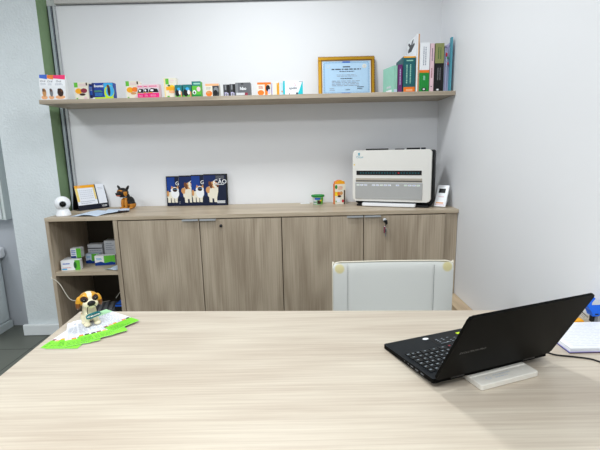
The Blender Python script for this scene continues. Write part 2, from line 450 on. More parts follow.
# padded slab with a faint forward bow: grid surface
nx, nz_ = 28, 26
def back_y(u, v, front):
    edge = min(1, min(u, 1-u)/.06)*.5+min(1, min(v, 1-v)/.06)*.5
    bow = .004*(1-(2*u-1)**2)
    pan = 0
    for su in (.125, .835):
        pan += .002*math.exp(-((u-su)/.007)**2)
    return (-.022*math.sqrt(max(0, edge)) + bow + pan) if front else (.02*math.sqrt(max(0, edge)) + bow)
Z0, Z1 = .40, CH_TOP
us = sorted(set([i/nx for i in range(nx+1)]+[.115, .12, .125, .13, .135, .825, .83, .835, .84, .845, .01, .02, .98, .99]))
vs_ = sorted(set([j/nz_ for j in range(nz_+1)]+[.01, .02, .98, .99]))
def cpt(u, v, front):
    x = -w2+CH_W*u; z = Z0+(Z1-Z0)*v
    # round the upper corners
    r = .02
    dx = max(0, abs(x)-(w2-r)); dz = max(0, z-(Z1-r))
    d = math.hypot(dx, dz)
    if d > r and dx > 0 and dz > 0:
        x = math.copysign(w2-r+dx*r/d, x); z = Z1-r+dz*r/d
    z += .002*math.sin(math.pi*u)*v
    return (x, back_y(u, v, front), z)
for front in (True, False):
    g = [[mb.bm.verts.new(mb.T @ Vector(cpt(u, v, front))) for v in vs_] for u in us]
    for i in range(len(us)-1):
        for j in range(len(vs_)-1):
            q = [g[i][j], g[i+1][j], g[i+1][j+1], g[i][j+1]]
            f = mb.bm.faces.new(q if front else q[::-1]); f.smooth = True; f.material_index = mb.mi('leather')
mb2 = mb; bmesh.ops.remove_doubles(mb.bm, verts=mb.bm.verts[:], dist=.0004)
back = mb.build('backrest', origin=(cxm, cy, 0)); back.parent = t
back.matrix_world = Matrix(); back.matrix_local = XF[t.name].inverted() @ Matrix.Translation((cxm, cy, 0)); XF[back.name] = Matrix.Translation((cxm, cy, 0))
mb = MB(TR(cxm, cy, 0, R(-1.2)))
path = [(-w2-.001, -.001, Z0+.02), (-w2-.001, -.001, Z1-.03), (-w2+.006, 0, Z1-.006), (-w2+.03, .002, Z1+.001)]
path += [(-w2+CH_W*k/10, .004*(1-(2*k/10-1)**2), Z1+.001+.002*math.sin(math.pi*k/10)) for k in range(1, 10)]
path += [(w2-.03, .002, Z1+.001), (w2-.006, 0, Z1-.006), (w2+.001, -.001, Z1-.03), (w2+.001, -.001, Z0+.02)]
mb.tube(path, .0032, 'cream', smooth=3); o = mb.build('piping', back)
for su in (.122, .838):
    mb = MB(TR(cxm, cy, 0, R(-1.2)))
    x = -w2+CH_W*su
    for k in range(44):
        z = Z1-.012-k*.0085
        yy = back_y(su, .7, True)-.0032
        mb.box(x-.0006, x+.0006, yy+.0002, yy+.003, z-.005, z, 'mid_grey')
    mb.build('stitching', back)
mb = MB(TR(cxm, cy-.27, 0)); mb.box(-.25, .25, -.25, .24, .42, .50, 'leather', bev=.03, seg=4); mb.build('seat', t)
mb = MB(TR(cxm, cy, 0)); mb.prism([(-.02, .39), (.05, .39), (.05, .62), (.035, .62), (.035, .41), (-.02, .41)], -.03, .03, 'soft_black', axis='x'); mb.box(-.03, .03, -.30, -.02, .39, .41, 'soft_black'); mb.build('back_bracket', t)
mb = MB(TR(cxm, cy-.27, 0)); mb.lathe([(.028, .10), (.028, .22), (.016, .22), (.016, .415)], 'chrome'); mb.build('gas_column', t)
for k in range(5):
    a = R(90+72*k)
    mb = MB(TR(cxm, cy-.27, 0, a)); mb.prism([(.02, .08), (.02, .12), (.28, .085), (.28, .065)], -.017, .017, 'chrome', bev=.003)
    l = mb.build('leg', t)
    mb = MB(TR(cxm, cy-.27, 0, a)); mb.lathe([(0, -.011), (.026, -.011), (.03, -.006), (.03, .006), (.026, .011), (0, .011)], 'soft_black', c=(.27, 0, .031), axis=Matrix.Rotation(R(90), 4, 'X'), seg=18)
    mb.tube([(.27, 0, .031), (.27, 0, .07)], .006, 'soft_black', smooth=0); mb.build('caster', l)

# ------------------------------------------------------------------ laptop, block, papers
LX, LY, LZ, LA, LW, LD, LE = -.6745, -2.0915, .768, .341, .3725, .2265, 1.096
zf = .7535; dz = zf-LZ
tilt = math.asin(dz/LD)
Lb = TR(LX, LY, LZ, LA) @ Matrix.Rotation(tilt, 4, 'X')         # x along the hinge, +y toward the user, z up (top of deck)
t = thing('laptop', 'open black laptop seen from behind, turned toward the white chair', 'laptop', (LX+.17, LY+.15, ZD), LA)
mb = MB(Lb)
mb.prism(rr(0, LW, 0, LD+.004, .006, 4), -.0128, 0, 'laptop_deck', axis='z', bev=.001, side='laptop_black')
for (y0, y1, zz) in ((.035, .05, -.0085), (.058, .073, -.0085), (.08, .094, -.008), (.10, .106, -.0075), (.118, .123, -.0075)):   # ports on the left flank
    zz += .002; mb.box(-.0006, .001, y0, y1, zz-.0025, zz+.0025, 'black')
    mb.box(-.0009, -.0005, y0+.002, y1-.002, zz-.0008, zz+.0008, 'grey')
f = Face(mb, (0, 0, 0), (1,0,0), (0,1,0), LW, LD)
base = mb.build('base', t)
mb = MB(Lb)                                                     # keys: rows of separate caps
rows = 6; kx0, kx1, ky0, ky1 = .016, LW-.016, .030, .146
for r_ in range(rows):
    y0 = ky0+(ky1-ky0)*r_/rows; y1 = ky0+(ky1-ky0)*(r_+1)/rows-.0028
    x = kx0; k = 0
    while x < kx1-.006:
        w = .0182 if r_ != 5 else (.016 if k < 3 or k > 5 else .030)
        if r_ in (3, 4) and k == 0: w = .026
        x1 = min(x+w, kx1)
        mb.box(x, x1-.0026, y0, y1, 0, .0022, 'key_black', bev=.0005, seg=1)
        xm, ym = (x+x1)/2-.002, (y0+y1)/2+.002
        mk = 'red' if (r_ == 5 and k == 6) else 'key_mark'
        mb.poly([(xm-.003, ym-.002, .0025), (xm+.003, ym-.002, .0025), (xm+.003, ym+.001, .0025), (xm-.003, ym+.001, .0025)], mk)
        x = x1; k += 1
mb.build('keyboard', base)
mb = MB(Lb); mb.box(.138, .242, .153, .216, 0, .0005, 'soft_black', bev=.0002, seg=1); mb.build('touchpad', base)
mb = MB(Lb); mb.prism([(.131+.010*math.cos(a*.52), .207+.0065*math.sin(a*.52)) for a in range(12)], .0006, .0012, 'white', axis='z')
part('small white oval sticker', mb.build('sticker', base))
mb = MB(Lb); mb.box(.240, .254, .196, .207, .0007, .0014, 'acid'); part('small yellow sticker', mb.build('sticker', base))
mb = MB(Lb); mb.box(.146, .228, .158, .195, .0006, .0009, 'soft_black')
f = Face(mb, (.146, .158, .0009), (1,0,0), (0,1,0), .082, .037)
for i in range(4):
    for j in range(4):
        if (i*3+j*5) % 4: f.k = 1; f.rect(.08+.24*i, .08+.24*j, .16+.24*i, .15+.24*j, 'key_mark')
f.lines(.05, .5, .0, .1, 1, 'key_mark')
part('black sticker with pale marks', mb.build('sticker', base))
# lid: local x along the hinge, y up the lid
ld = Vector((math.sin(LA), -math.cos(LA), 0))*math.cos(LE)+Vector((0,0,1))*math.sin(LE)
ux = Vector((math.cos(LA), math.sin(LA), 0)); nn = ux.cross(ld)      # nn points to the user side? fixed below
Lm = Matrix(((ux.x, ld.x, nn.x, LX), (ux.y, ld.y, nn.y, LY), (ux.z, ld.z, nn.z, LZ), (0,0,0,1)))
# nn = ux x ld points toward the camera side (outside of the lid)
mb = MB(Lm)
mb.prism(rr(0, LW, .004, LD+.004, .010, 5), .0005, .0075, 'laptop_black', axis='z', bev=.0012)
f = Face(mb, (0, 0, .0076), (1,0,0), (0,1,0), LW, LD)
f.text('EVOLUTION PRO', .178, .455, .0098, 'logo_grey', bold=.0003)
lid = mb.build('lid', t)
mb = MB(Lm); mb.box(.004, LW-.004, .010, LD, -.0012, .0004, 'soft_black', bev=.0003, seg=1); mb.build('bezel', lid)
mb = MB(Lm); mb.box(.012, LW-.012, .022, LD-.012, -.0016, -.0012, 'screen'); mb.build('screen', lid)
for a in (.05, LW-.09):
    mb = MB()
    p0 = Vector((LX, LY, LZ-.003))+ux*a; p1 = p0+ux*.04
    mb.tube([p0, p1], .0055, 'hinge_grey', seg=12, smooth=0)
    mb.build('hinge', t)

# block under the laptop's rear
bc = MB()
bA = Vector((-.560, -2.103, 0)); bB = Vector((-.388, -2.043, 0))
ang = math.atan2(bB.y-bA.y, bB.x-bA.x)
bc.T = TR(bA.x, bA.y, ZD, ang)
bc.prism(rr(0, (bB-bA).length, 0, .105, .006, 4), .0006, .0148, 'concrete', axis='z', bev=.002)
f = Face(bc, (0, 0, .0148), (1,0,0), (0,1,0), .182, .105)
f.ell(.22, .2, .045, .06, 'light_grey'); f.ell(.22, .2, .03, .04, 'concrete')
f.lines(.32, .62, .12, .3, 2, 'light_grey', th=.2)
f.ell(.83, .2, .012, .016, 'white')
tag(bc.build('stone_block', origin=(-.47, -2.05, ZD), rz=ang), 'flat white rectangular block lying under the rear of the laptop', 'block')

mb = MB(); mb.tube([(-.335, -1.93, .7425), (-.30, -1.925, .7425), (-.28, -1.94, .7425), (-.2353, -1.9531, .7425), (-.2024, -1.9654, .7425), (-.187, -1.9822, .7425), (-.16, -2.02, .7425), (-.13, -2.08, .7425)], .0023, 'black', smooth=6)
tag(mb.build('power_cable', origin=(-.25, -1.95, ZD)), 'thin black cable running from the laptop across the desk to the right', 'cable')

t = thing('paper_notebook', 'open notebook of white written sheets at the right edge of the desk', 'notebook', (-.125, -1.84, ZD))
mb = MB(); mb.box(-.236, -.006, -1.931, -1.756, ZD+.0005, ZD+.003, 'cover_red', bev=.0008, seg=1, mats={'left': 'blue', 'top': 'blue'}); mb.build('cover', t)
for k in range(5):
    x_ = -.2345+.0009*k*(1 if k % 2 else .4); zz = ZD+.0032+k*.0024
    mb = MB(); mb.box(x_, -.008-.001*k, -1.9295+.001*(k % 3), -1.757, zz, zz+.0021, 'paper' if k % 2 else 'lilac' if k == 0 else 'white')
    if k == 4:
        f = Face(mb, (-.234, -1.929, zz+.0021), (1,0,0), (0,1,0), .22, .17)
        f.lines(.08, .92, .06, .95, 15, 'faint', th=.07, rag=.4)
    mb.build('page', t)

# blue hand stamp, orange piece and beige card behind the notebook
t = thing('hand_stamp', 'bright blue plastic hand stamp standing behind the notebook near the right wall', 'stamp', (-.037, -1.722, ZD))
mb = MB(); mb.prism([(-.0605, .814), (-.055, .829), (-.040, .832), (-.022, .816), (-.0115, .806), (-.0115, .770), (-.016, .764), (-.036, .764), (-.041, .782), (-.056, .797)], -1.737, -1.707, 'bright_blue', bev=.002); hd = mb.build('head', t)
mb = MB(); mb.prism([(-.044, .812), (-.034, .826), (-.018, .812), (-.018, .805), (-.044, .805)], -1.7378, -1.7368, 'light_grey'); mb.build('window', hd)
mb = MB(); mb.box(-.030, -.019, -1.7378, -1.7365, .770, .774, 'black'); mb.build('slot', hd)
mb = MB(); mb.box(-.031, -.026, -1.730, -1.714, .7405, .764, 'black'); mb.build('stem', t)
mb = MB(); mb.box(-.024, -.014, -1.732, -1.712, .7405, .764, 'grey', bev=.002); mb.build('base', t)
mb = MB(TR(-.0595, -1.708, .7565, 0, 0, R(42)))
mb.box(-.029, .029, -.003, .003, -.008, .008, 'cream', bev=.001)
f = Face(mb, (-.029, -.0031, -.008), (1,0,0), (0,0,1), .058, .016); f.lines(.1, .9, .2, .8, 2, 'ink_soft', th=.15); f.rect(0, .88, 1, 1, 'black')
card = mb.build('price_card', origin=(-.0595, -1.708, ZD)); card.location.z += .008
tag(card, 'small beige card leaning diagonally between the laptop lid and the blue stamp', 'card')
mb = MB(); mb.prism([(-.105, .7405), (-.105, .7563), (-.078, .7600), (-.062, .7405)], -1.752, -1.732, 'amber', bev=.001)
tag(mb.build('eraser', origin=(-.085, -1.742, ZD)), 'orange piece lying behind the notebook beside the laptop lid', 'eraser')

# ------------------------------------------------------------------ flyers on the desk
FLY = [((-1.698, -1.841), -5.5), ((-1.679, -1.8415), -1.5), ((-1.655, -1.808), 14), ((-1.631, -1.792), 26), ((-1.602, -1.757), 31), ((-1.5706, -1.7285), 38), ((-1.561, -1.650), 57)]
flab = ['at the left end of the fan, nearest the desk corner', 'second from the left end of the fan', 'third from the left in the fan', 'middle one of the fan',
        'third from the right end of the fan', 'second from the right end of the fan', 'rightmost of the fan, pale green heading']
for i, (c, a) in enumerate(FLY):
    ca = R(a); ex = Vector((math.cos(ca), math.sin(ca), 0)); ey = Vector((-math.sin(ca), math.cos(ca), 0))
    w, h = .102, .20
    O = Vector((c[0], c[1], 0))-ex*w
    mb = MB(TR(O.x, O.y, ZD+.0006+i*.0011, ca))
    mb.box(0, w, 0, h, 0, .0003, 'paper')
    f = Face(mb, (0, 0, .0003), (1,0,0), (0,1,0), w, h)
    f.n = Vector((0,0,1))*.35
    f.rect(0, 0, 1, .25, 'lime' if i % 2 else 'lime2')
    f.lines(.06, .8, .03, .18, 3, 'forest', th=.13, rag=.5)
    for k in range(6):
        f.k = 2; f.rect(.02+.163*k, .25, .15+.163*k, .295, ['crimson', 'peach', 'amber', 'pale_pink', 'orange', 'dark_brown'][(k+i) % 6])
    f.lines(.05, .95, .33, .8, 10, 'ink_soft', th=.14, rag=.2)
    f.rect(.04, .305, .96, .312, 'ink')
    if i >= 5: f.rect(0, .8, 1, 1, 'pale_green'); f.lines(.3, .8, .85, .95, 2, 'forest', th=.2)
    else: f.lines(.2, .8, .86, .94, 1, 'ink', th=.2)
    tag(mb.build('leaflet', origin=(O.x, O.y, ZD), rz=ca), 'green-banded leaflet, '+flab[i], 'leaflet', 'leaflets fanned out under the dog figurine')

# ------------------------------------------------------------------ figurines (continuous remeshed bodies)
def figure(name, parent, T, balls, voxel, colour, smooth=6):
    mb = MB()
    for c, r, rot in balls: mb.ball(c, r, 'white', rot=tuple(R(x) for x in rot), seg=24)
    me = bpy.data.meshes.new('tmp'); mb.bm.to_mesh(me); mb.bm.free()
    o = bpy.data.objects.new('tmp', me); col.objects.link(o)
    md = o.modifiers.new('r', 'REMESH'); md.mode = 'VOXEL'; md.voxel_size = voxel; md.use_smooth_shade = True
    ms = o.modifiers.new('s', 'SMOOTH'); ms.iterations = smooth; ms.factor = .5
    bpy.context.view_layer.update()
    m2 = bpy.data.meshes.new_from_object(o.evaluated_get(bpy.context.evaluated_depsgraph_get()))
    bpy.data.objects.remove(o)
    names = []; m2.materials.clear()
    for p in m2.polygons:
        k = colour(p.center, p.normal)
        if k not in names: names.append(k)
        p.material_index = names.index(k); p.use_smooth = True
    for k in names: m2.materials.append(MATS[k])
    m2.name = name; m2.transform(XF[parent.name].inverted() @ T)
    ob = bpy.data.objects.new(name, m2); col.objects.link(ob); ob.parent = parent; XF[ob.name] = XF[parent.name]
    return ob
def E3(c, o, r): return ((c.x-o[0])/r[0])**2+((c.y-o[1])/r[1])**2+((c.z-o[2])/r[2])**2
# beagle figurine holding a sign
dz0 = ZD+.0088
T = TR(-1.722, -1.668, dz0, R(38)) @ Matrix.Diagonal((1.0, .97, .90, 1))
t = thing('dog_figurine', 'cream and tan dog figurine with black nose and hanging sign, standing on the leaflets', 'figurine', (-1.735, -1.668, ZD), R(24))
dog = [((0,-.006,.100), (.032,.031,.029), (0,0,0)), ((0,-.030,.088), (.0245,.020,.0175), (0,0,0)), ((0,-.012,.112), (.024,.022,.018), (0,0,0)),
       ((-.033,-.004,.090), (.0085,.014,.025), (0,8,0)), ((.033,-.004,.090), (.0085,.014,.025), (0,-8,0)),
       ((0,.008,.058), (.021,.02,.034), (0,0,0)), ((0,.022,.034), (.022,.028,.034), (0,0,0)), ((0,-.004,.05), (.021,.017,.032), (0,0,0)),
       ((-.014,-.014,.026), (.0095,.010,.028), (0,0,0)), ((.014,-.014,.026), (.0095,.010,.028), (0,0,0)),
       ((-.016,-.022,.0065), (.0115,.014,.0075), (0,0,0)), ((.016,-.022,.0065), (.0115,.014,.0075), (0,0,0)),
       ((-.018,.024,.02), (.010,.020,.019), (0,0,0)), ((.018,.024,.02), (.010,.020,.019), (0,0,0)), ((-.021,.008,.006), (.008,.012,.0065), (0,0,0)), ((.021,.008,.006), (.008,.012,.0065), (0,0,0)),
       ((0,.055,.02), (.006,.02,.006), (35,0,0))]
def dogcol(c, n):
    if abs(c.x) > .0275 and .066 < c.z < .118: return 'dog_brown' if c.z < .092 or c.y > .004 else 'dog_yellow'
    if c.z > .072:
        if E3(c, (-.018,-.03,.1085), (.0125,.02,.0105)) < 1 or E3(c, (.018,-.03,.1085), (.0125,.02,.0105)) < 1: return 'dark_brown'
        if E3(c, (0,-.036,.088), (.026,.022,.0185)) < 1: return 'dog_cream'
        if abs(c.x) < .0045+.15*max(0, c.z-.105) and c.y < .005: return 'dog_cream'
        if c.z > .084 or abs(c.x) > .02: return 'dog_yellow'
    return 'dog_cream' if not (c.y > .02 and c.z > .035) else 'dog_yellow'
body = figure('body', t, T, dog, .0016, dogcol, 4)
mb = MB(T); mb.ball((0,-.0500,.0960), (.0128,.0075,.0105), 'black'); mb.build('nose', body)
for s in (-1, 1):
    mb = MB(T); mb.ball((s*.0185,-.0315,.1065), (.0075,.0045,.0065), 'black'); mb.ball((s*.0172-.002,-.0372,.1085), (.0009,.0006,.0009), 'white', seg=8); mb.build('eye', body)  # tiny white ball stands in for the glint on each eye
mb = MB(T); mb.tube([(-.0125,-.0445,.082), (-.007,-.0485,.0855), (0,-.0495,.0885), (.007,-.0485,.0855), (.0125,-.0445,.082)], .0011, 'black'); mb.build('mouth', body)
sg = MB(T @ TR(.002, -.043, .0460, 0, 0, R(-9)) @ Matrix.Scale(1.12, 4))
sg.prism([(x*.0205/.0205, z) for x, z in [(-.020,-.006),(-.0205,.004),(-.012,.0085),(.012,.0085),(.0205,.004),(.020,-.006),(.012,-.0085),(-.012,-.0085)]], -.0025, .0025, 'sign_teal', bev=.001)
f = Face(sg, (-.02, -.0027, -.008), (1,0,0), (0,0,1), .04, .016)
f.rect(.10, .28, .90, .72, 'soft_black'); f.text('Welcome', .5, .5, .0088, 'white', bold=.0003)
sign = sg.build('sign', t); part('small teal sign lettered in white', sign)
mb = MB(T); mb.tube([(-.0120,-.046,.0825), (-.0140,-.045,.07), (-.0135,-.043,.0565)], .0012, 'black'); mb.build('chain', sign); mb = MB(T); mb.tube([(.0120,-.046,.0825), (.0150,-.045,.068), (.0155,-.043,.052)], .0012, 'black'); mb.build('chain', sign)

# shepherd puppy figurine on the worktop
T = TR(-2.222, -.125, ZC+.0008, R(-14)) @ Matrix.Scale(1.2, 4)
t = thing('puppy_figurine', 'black and tan shepherd puppy figurine sitting on the worktop behind the papers', 'figurine', (-2.215, -.115, ZC), R(-24))
pup = [((-.006,-.012,.096), (.034,.030,.029), (0,0,0)), ((-.010,-.042,.090), (.015,.020,.013), (10,0,0)), ((.004,.006,.062), (.020,.022,.034), (0,0,0)),
       ((.008,.024,.036), (.028,.034,.036), (0,0,0)), ((-.032,-.004,.122), (.0085,.0055,.021), (0,-38,0)), ((.022,-.004,.121), (.0085,.0055,.020), (0,34,0)),
       ((-.010,-.016,.030), (.009,.010,.032), (0,0,0)), ((.012,-.016,.030), (.009,.010,.032), (0,0,0)), ((-.011,-.024,.007), (.010,.014,.0075), (0,0,0)), ((.013,-.024,.007), (.010,.014,.0075), (0,0,0)),
       ((.032,.018,.022), (.015,.026,.022), (0,0,0)), ((-.020,.02,.022), (.013,.024,.020), (0,0,0)), ((.036,-.008,.007), (.010,.016,.007), (0,0,0))]
def pupcol(c, n):
    if c.z > .076:
        if E3(c, (-.010,-.048,.084), (.013,.016,.006)) < 1 and c.z < .086: return 'gsd_mouth'
        if E3(c, (-.010,-.04,.091), (.021,.028,.018)) < 1: return 'gsd_black'
        if c.z > .122: return 'gsd_black'
        if E3(c, (-.008,-.038,.109), (.019,.014,.005)) < 1: return 'gsd_tan'
        if abs(c.x+.006) > .022 and c.y < -.016 and c.z < .104: return 'gsd_tan'
        return 'gsd_black'
    if c.y < -.010 and c.z < .066: return 'gsd_tan'
    if c.z < .030 and c.y < .03: return 'gsd_tan'
    return 'gsd_black'
body = figure('body', t, T, pup, .0018, pupcol, 4)
mb = MB(T); mb.ball((-.011,-.062,.095), (.006,.004,.005), 'black', seg=12); mb.build('nose', body)
for s in (-1, 1):
    mb = MB(T); mb.ball((-.006+s*.0125,-.0385,.103), (.0045,.003,.0042), 'brown', seg=12); mb.ball((-.006+s*.0125,-.0412,.103), (.0024,.0012,.0024), 'black', seg=10); mb.build('eye', body)
mb = MB(T)
mb.tube([(-.006+.0225*math.cos(k*math.pi/8), .0+.0235*math.sin(k*math.pi/8), .074-.004*math.sin(-k*math.pi/8)) for k in range(17)], .002, 'light_grey', smooth=2)
mb.build('collar', body)

# ------------------------------------------------------------------ webcam
t = thing('security_camera', 'white ball-shaped indoor camera at the left end of the worktop', 'camera', (-2.513, -.395, ZC), R(20))
mb = MB(TR(-2.513, -.395, ZC+.0006)); mb.lathe([(0, 0), (.042, 0), (.045, .003), (.044, .008), (.037, .03), (.028, .052), (.022, .060), (0, .062)], 'gloss_white', seg=36); mb.build('base', t)
mb = MB(TR(-2.513, -.395, ZC+.0006, R(32))); mb.ball((0, 0, .080), .0465, 'gloss_white', seg=36); hd = mb.build('head', t)
rot = Matrix.Rotation(R(90), 4, 'X')
mb = MB(TR(-2.513, -.395, ZC+.0006, R(32))); mb.lathe([(0, .0485), (.010, .0482), (.0172, .0465), (.0185, .042)], 'screen', c=(0, 0, .079), axis=rot, seg=28); mb.lathe([(.0185, .0438), (.0205, .0445), (.022, .0405)], 'light_grey', c=(0, 0, .079), axis=rot, seg=28); mb.build('lens', hd)

# ------------------------------------------------------------------ tent calendar
BL = Vector((-2.519, -.192, ZC)); BR = Vector((-2.390, -.020, ZC))
exv = (BR-BL).normalized(); nrm = Vector((exv.y, -exv.x, 0)); wid = (BR-BL).length
lean = R(16); eyv = (Vector((0,0,1))*math.cos(lean)-nrm*math.sin(lean)); hgt = .178
t = thing('desk_calendar', 'standing black tent calendar with orange heading, beside the camera', 'calendar', ((BL+BR)/2), 0)
def slab(P0, ex, ey, w, h, th, m):
    n = ex.cross(ey).normalized(); b = MB()
    q = [P0, P0+ex*w, P0+ex*w+ey*h, P0+ey*h]
    A = [b.bm.verts.new(p) for p in q]; B = [b.bm.verts.new(p-n*th) for p in q]
    F = [b.bm.faces.new(A), b.bm.faces.new(B[::-1])]+[b.bm.faces.new([A[(i+1) % 4], A[i], B[i], B[(i+1) % 4]]) for i in range(4)]
    for f_ in F: f_.material_index = b.mi(m)
    return b
up0 = Vector((0,0,.001))
mb = slab(BL+up0, exv, eyv, wid, hgt, .0025, 'navy')
f = Face(mb, BL+up0, exv, eyv, wid, hgt)
f.text('12:00', .84, .10, .018, 'white', bold=.0004)
mb.build('stand_front', t)
back0 = BL+up0-nrm*.094
bv = ((BL+up0+eyv*hgt)-back0).normalized()
mb = slab(back0-nrm*.002, exv, bv, wid, hgt*.985, .0015, 'black'); mb.build('stand_back', t)
mb = slab(BL+up0+Vector((0,0,.0))-nrm*.004, exv, -nrm, wid, .088, .001, 'black'); mb.build('stand_base', t)
mb = slab(BL+up0+exv*.001+eyv*.036+ex_off if False else BL+up0+exv*.002+eyv*.037+nrm*.0035, exv, eyv, wid*.64, hgt-.037, .001, 'paper')
f = Face(mb, BL+up0+exv*.002+eyv*.037+nrm*.0035, exv, eyv, wid*.64, hgt-.037)
f.rect(0, .86, 1, 1, 'amber'); f.rect(0, .18, .12, .86, 'pale_yellow'); f.rect(.90, .25, .985, .86, 'pale_yellow')
for r_ in range(5):
    for c_ in range(7): f.k = 4; f.rect(.19+.098*c_, .32+.10*r_, .235+.098*c_, .345+.10*r_, 'ink_soft')
f.lines(.15, .9, .04, .22, 2, 'ink_soft', th=.12); f.text('MAY', .22, .93, .010, 'white')
mb.build('calendar_page', t)
mb = slab(BL+up0+exv*(wid*.685)+eyv*.037+nrm*.0035, exv, eyv, wid*.285, hgt-.036, .001, 'paper')
f = Face(mb, BL+up0+exv*(wid*.685)+eyv*.037+nrm*.0035, exv, eyv, wid*.285, hgt-.036)
f.lines(.2, .8, .7, .85, 2, 'ink_soft', th=.1); mb.build('note_page', t)
for base_u in (.664, .985):
    mb = MB()
    for k in range(13):
        p = BL+up0+exv*(wid*base_u)+eyv*(.04+k*.0103)+nrm*.004
        mb.box(p.x-.003, p.x+.003, p.y-.003, p.y+.003, p.z-.003, p.z+.003, 'black', bev=.001, seg=1)
    mb.build('spiral', t)

# loose pale sheets on the worktop
def sheet(name, pts, z, m, label, cat, seed, lift=.006, group=None, und=None):
    """slightly crumpled sheet over a quad, bilinear grid with waves"""
    rnd = random.Random(seed); mb = MB(); n = 14
    ph = [rnd.uniform(0, 6) for _ in range(4)]
    P = [Vector(p) for p in pts]; g = []
    for i in range(n+1):
        row = []
        for j in range(n+1):
            u, v = i/n, j/n
            p = (P[0]*(1-u)+P[1]*u)*(1-v)+(P[3]*(1-u)+P[2]*u)*v
            h = lift*(.5+.5*math.sin(u*5+ph[0])*math.cos(v*4+ph[1]))*(.3+.7*math.sin(math.pi*u)) + .0012*math.sin(u*19+ph[2])*math.sin(v*14+ph[3])
            row.append((p.x, p.y, z+.0015+max(0, h)))
        g.append(row)
    for i in range(n):
        for j in range(n):
            mm = m
            if und and und(i/n, j/n): mm = 'navy'
            mb.poly([g[i][j], g[i+1][j], g[i+1][j+1], g[i][j+1]], mm, smooth=True)
    bmesh.ops.remove_doubles(mb.bm, verts=mb.bm.verts[:], dist=1e-5)
    o = mb.build(name, origin=(sum(p.x for p in P)/4, sum(p.y for p in P)/4, z))
    sd = o.modifiers.new('t', 'SOLIDIFY'); sd.thickness = .0006; sd.offset = 1
    return tag(o, label, cat, group)
sheet('paper_sheet', [(-2.448, -.44, 0), (-2.27, -.462, 0), (-2.24, -.26, 0), (-2.40, -.20, 0)], ZC, 'paper_blue', 'crumpled pale blue sheet lying on the worktop in front of the calendar', 'paper', 3, .011)
sheet('paper_sheet', [(-2.262, -.42, 0), (-2.135, -.29, 0), (-2.18, -.17, 0), (-2.33, -.17, 0)], ZC+.004, 'paper_blue', 'pale blue sheet with dark edge lying in front of the puppy figurine', 'paper', 9, .008, und=lambda u, v: u > .55 and v < .3)
mb = MB(TR(-.955, -.045, ZC+.0006, R(5))); mb.box(-.033, .033, -.022, .022, 0, .002, 'white')
tag(mb.build('paper_slip', origin=(-.955, -.045, ZC)), 'small white slip lying flat left of the green-lidded tub', 'paper')

# ------------------------------------------------------------------ pet photo cards
def animal(f, kind, w, h):
    if kind == 'dog':
        W_ = 'cream'
        f.pol([(.16,.30),(.30,.22),(.54,.24),(.60,.45),(.60,.62),(.22,.62),(.14,.46)], W_)
        for a, b_ in ((.22,.34),(.42,.54)): f.pol([(a,.11),(b_,.10),(b_,.4),(a-.02,.4)], W_)
        f.ell(.18, .50, .10, .10, 'tan'); f.ell(.40, .42, .17, .20, W_)
        f.ell(.42, .66, .17, .11, 'tan'); f.ell(.28, .66, .07, .12, 'brown', rot=.3); f.ell(.42, .70, .035, .09, W_)
        f.ell(.50, .62, .09, .06, W_); f.ell(.52, .645, .03, .017, 'black'); f.ell(.38, .68, .018, .012, 'black'); f.ell(.50, .69, .018, .012, 'black')
        f.ell(.60, .66, .05, .09, 'brown', rot=-.3)
    else:
        W_ = 'cream'
        f.pol([(.02,.28),(.46,.24),(.50,.40),(.50,.50),(.30,.50),(.03,.45)], W_)
        for a in (.05,.20,.34): f.pol([(a,.12),(a+.11,.11),(a+.12,.36),(a-.01,.36)], W_)
        f.ell(.36, .42, .17, .17, 'white'); f.ell(.35, .53, .17, .11, 'white')
        f.pol([(.19,.57),(.22,.68),(.32,.61)], 'tan'); f.pol([(.40,.61),(.50,.68),(.51,.57)], 'tan')
        f.ell(.36, .545, .10, .07, 'dark_brown'); f.ell(.32, .56, .018, .013, 'sky_blue'); f.ell(.41, .56, .018, .013, 'sky_blue')
        f.ell(.06, .42, .05, .10, 'tan')
cl = ['cat card at the left end of the row', 'dog card second from left', 'cat card third from left', 'dog card at the right end, fully visible']
hx = .0059
xs = [-1.9600, -1.8650, -1.7760, -1.6850]
for i, x in enumerate(xs):
    dog_ = i % 2
    w = .172; h = .216+.0035*i
    y = -.034-.004*i
    T = TR(x, y, ZC+.0006, 0, R(-4))
    mb = MB(T); mb.box(0, w, 0, .0025, 0, h, 'card_navy', mats={'top': 'black', 'left': 'black', 'right': 'black'})
    f = Face(mb, (0, 0, 0), (1,0,0), (0,0,1), w, h)
    if not dog_: f.rect(.0, .5, .36, .97, 'royal'); 
    else: f.rect(.0, .3, .5, .97, 'dark_blue')
    f.rect(0, .96, 1, 1, 'black'); f.rect(.93, 0, 1, 1, 'black'); f.rect(0, 0, .03 if i == 0 else .0001, 1, 'black')
    animal(f, 'dog' if dog_ else 'cat', w, h)
    for k in range(4):
        f.k = 22; f.lines(.52, .86, .84+.028*k, .862+.028*k, 1, 'grey', th=.3, rag=0)
    f.k = 24
    f.text('CÃO' if dog_ else 'GATO', .70, .75, .043 if dog_ else .038, 'white', bold=.0003)
    f.rect(.54, .655, .86, .68, 'light_grey')
    f.rect(.54, .07, .88, .11, 'light_grey'); f.rect(.54, .12, .88, .15, 'white')
    mb.build
    o = mb.build('photo_card', origin=(x, y, ZC))
    tag(o, 'dark blue pet card on the worktop, '+cl[i], 'card', 'pet cards leaning on the back wall')

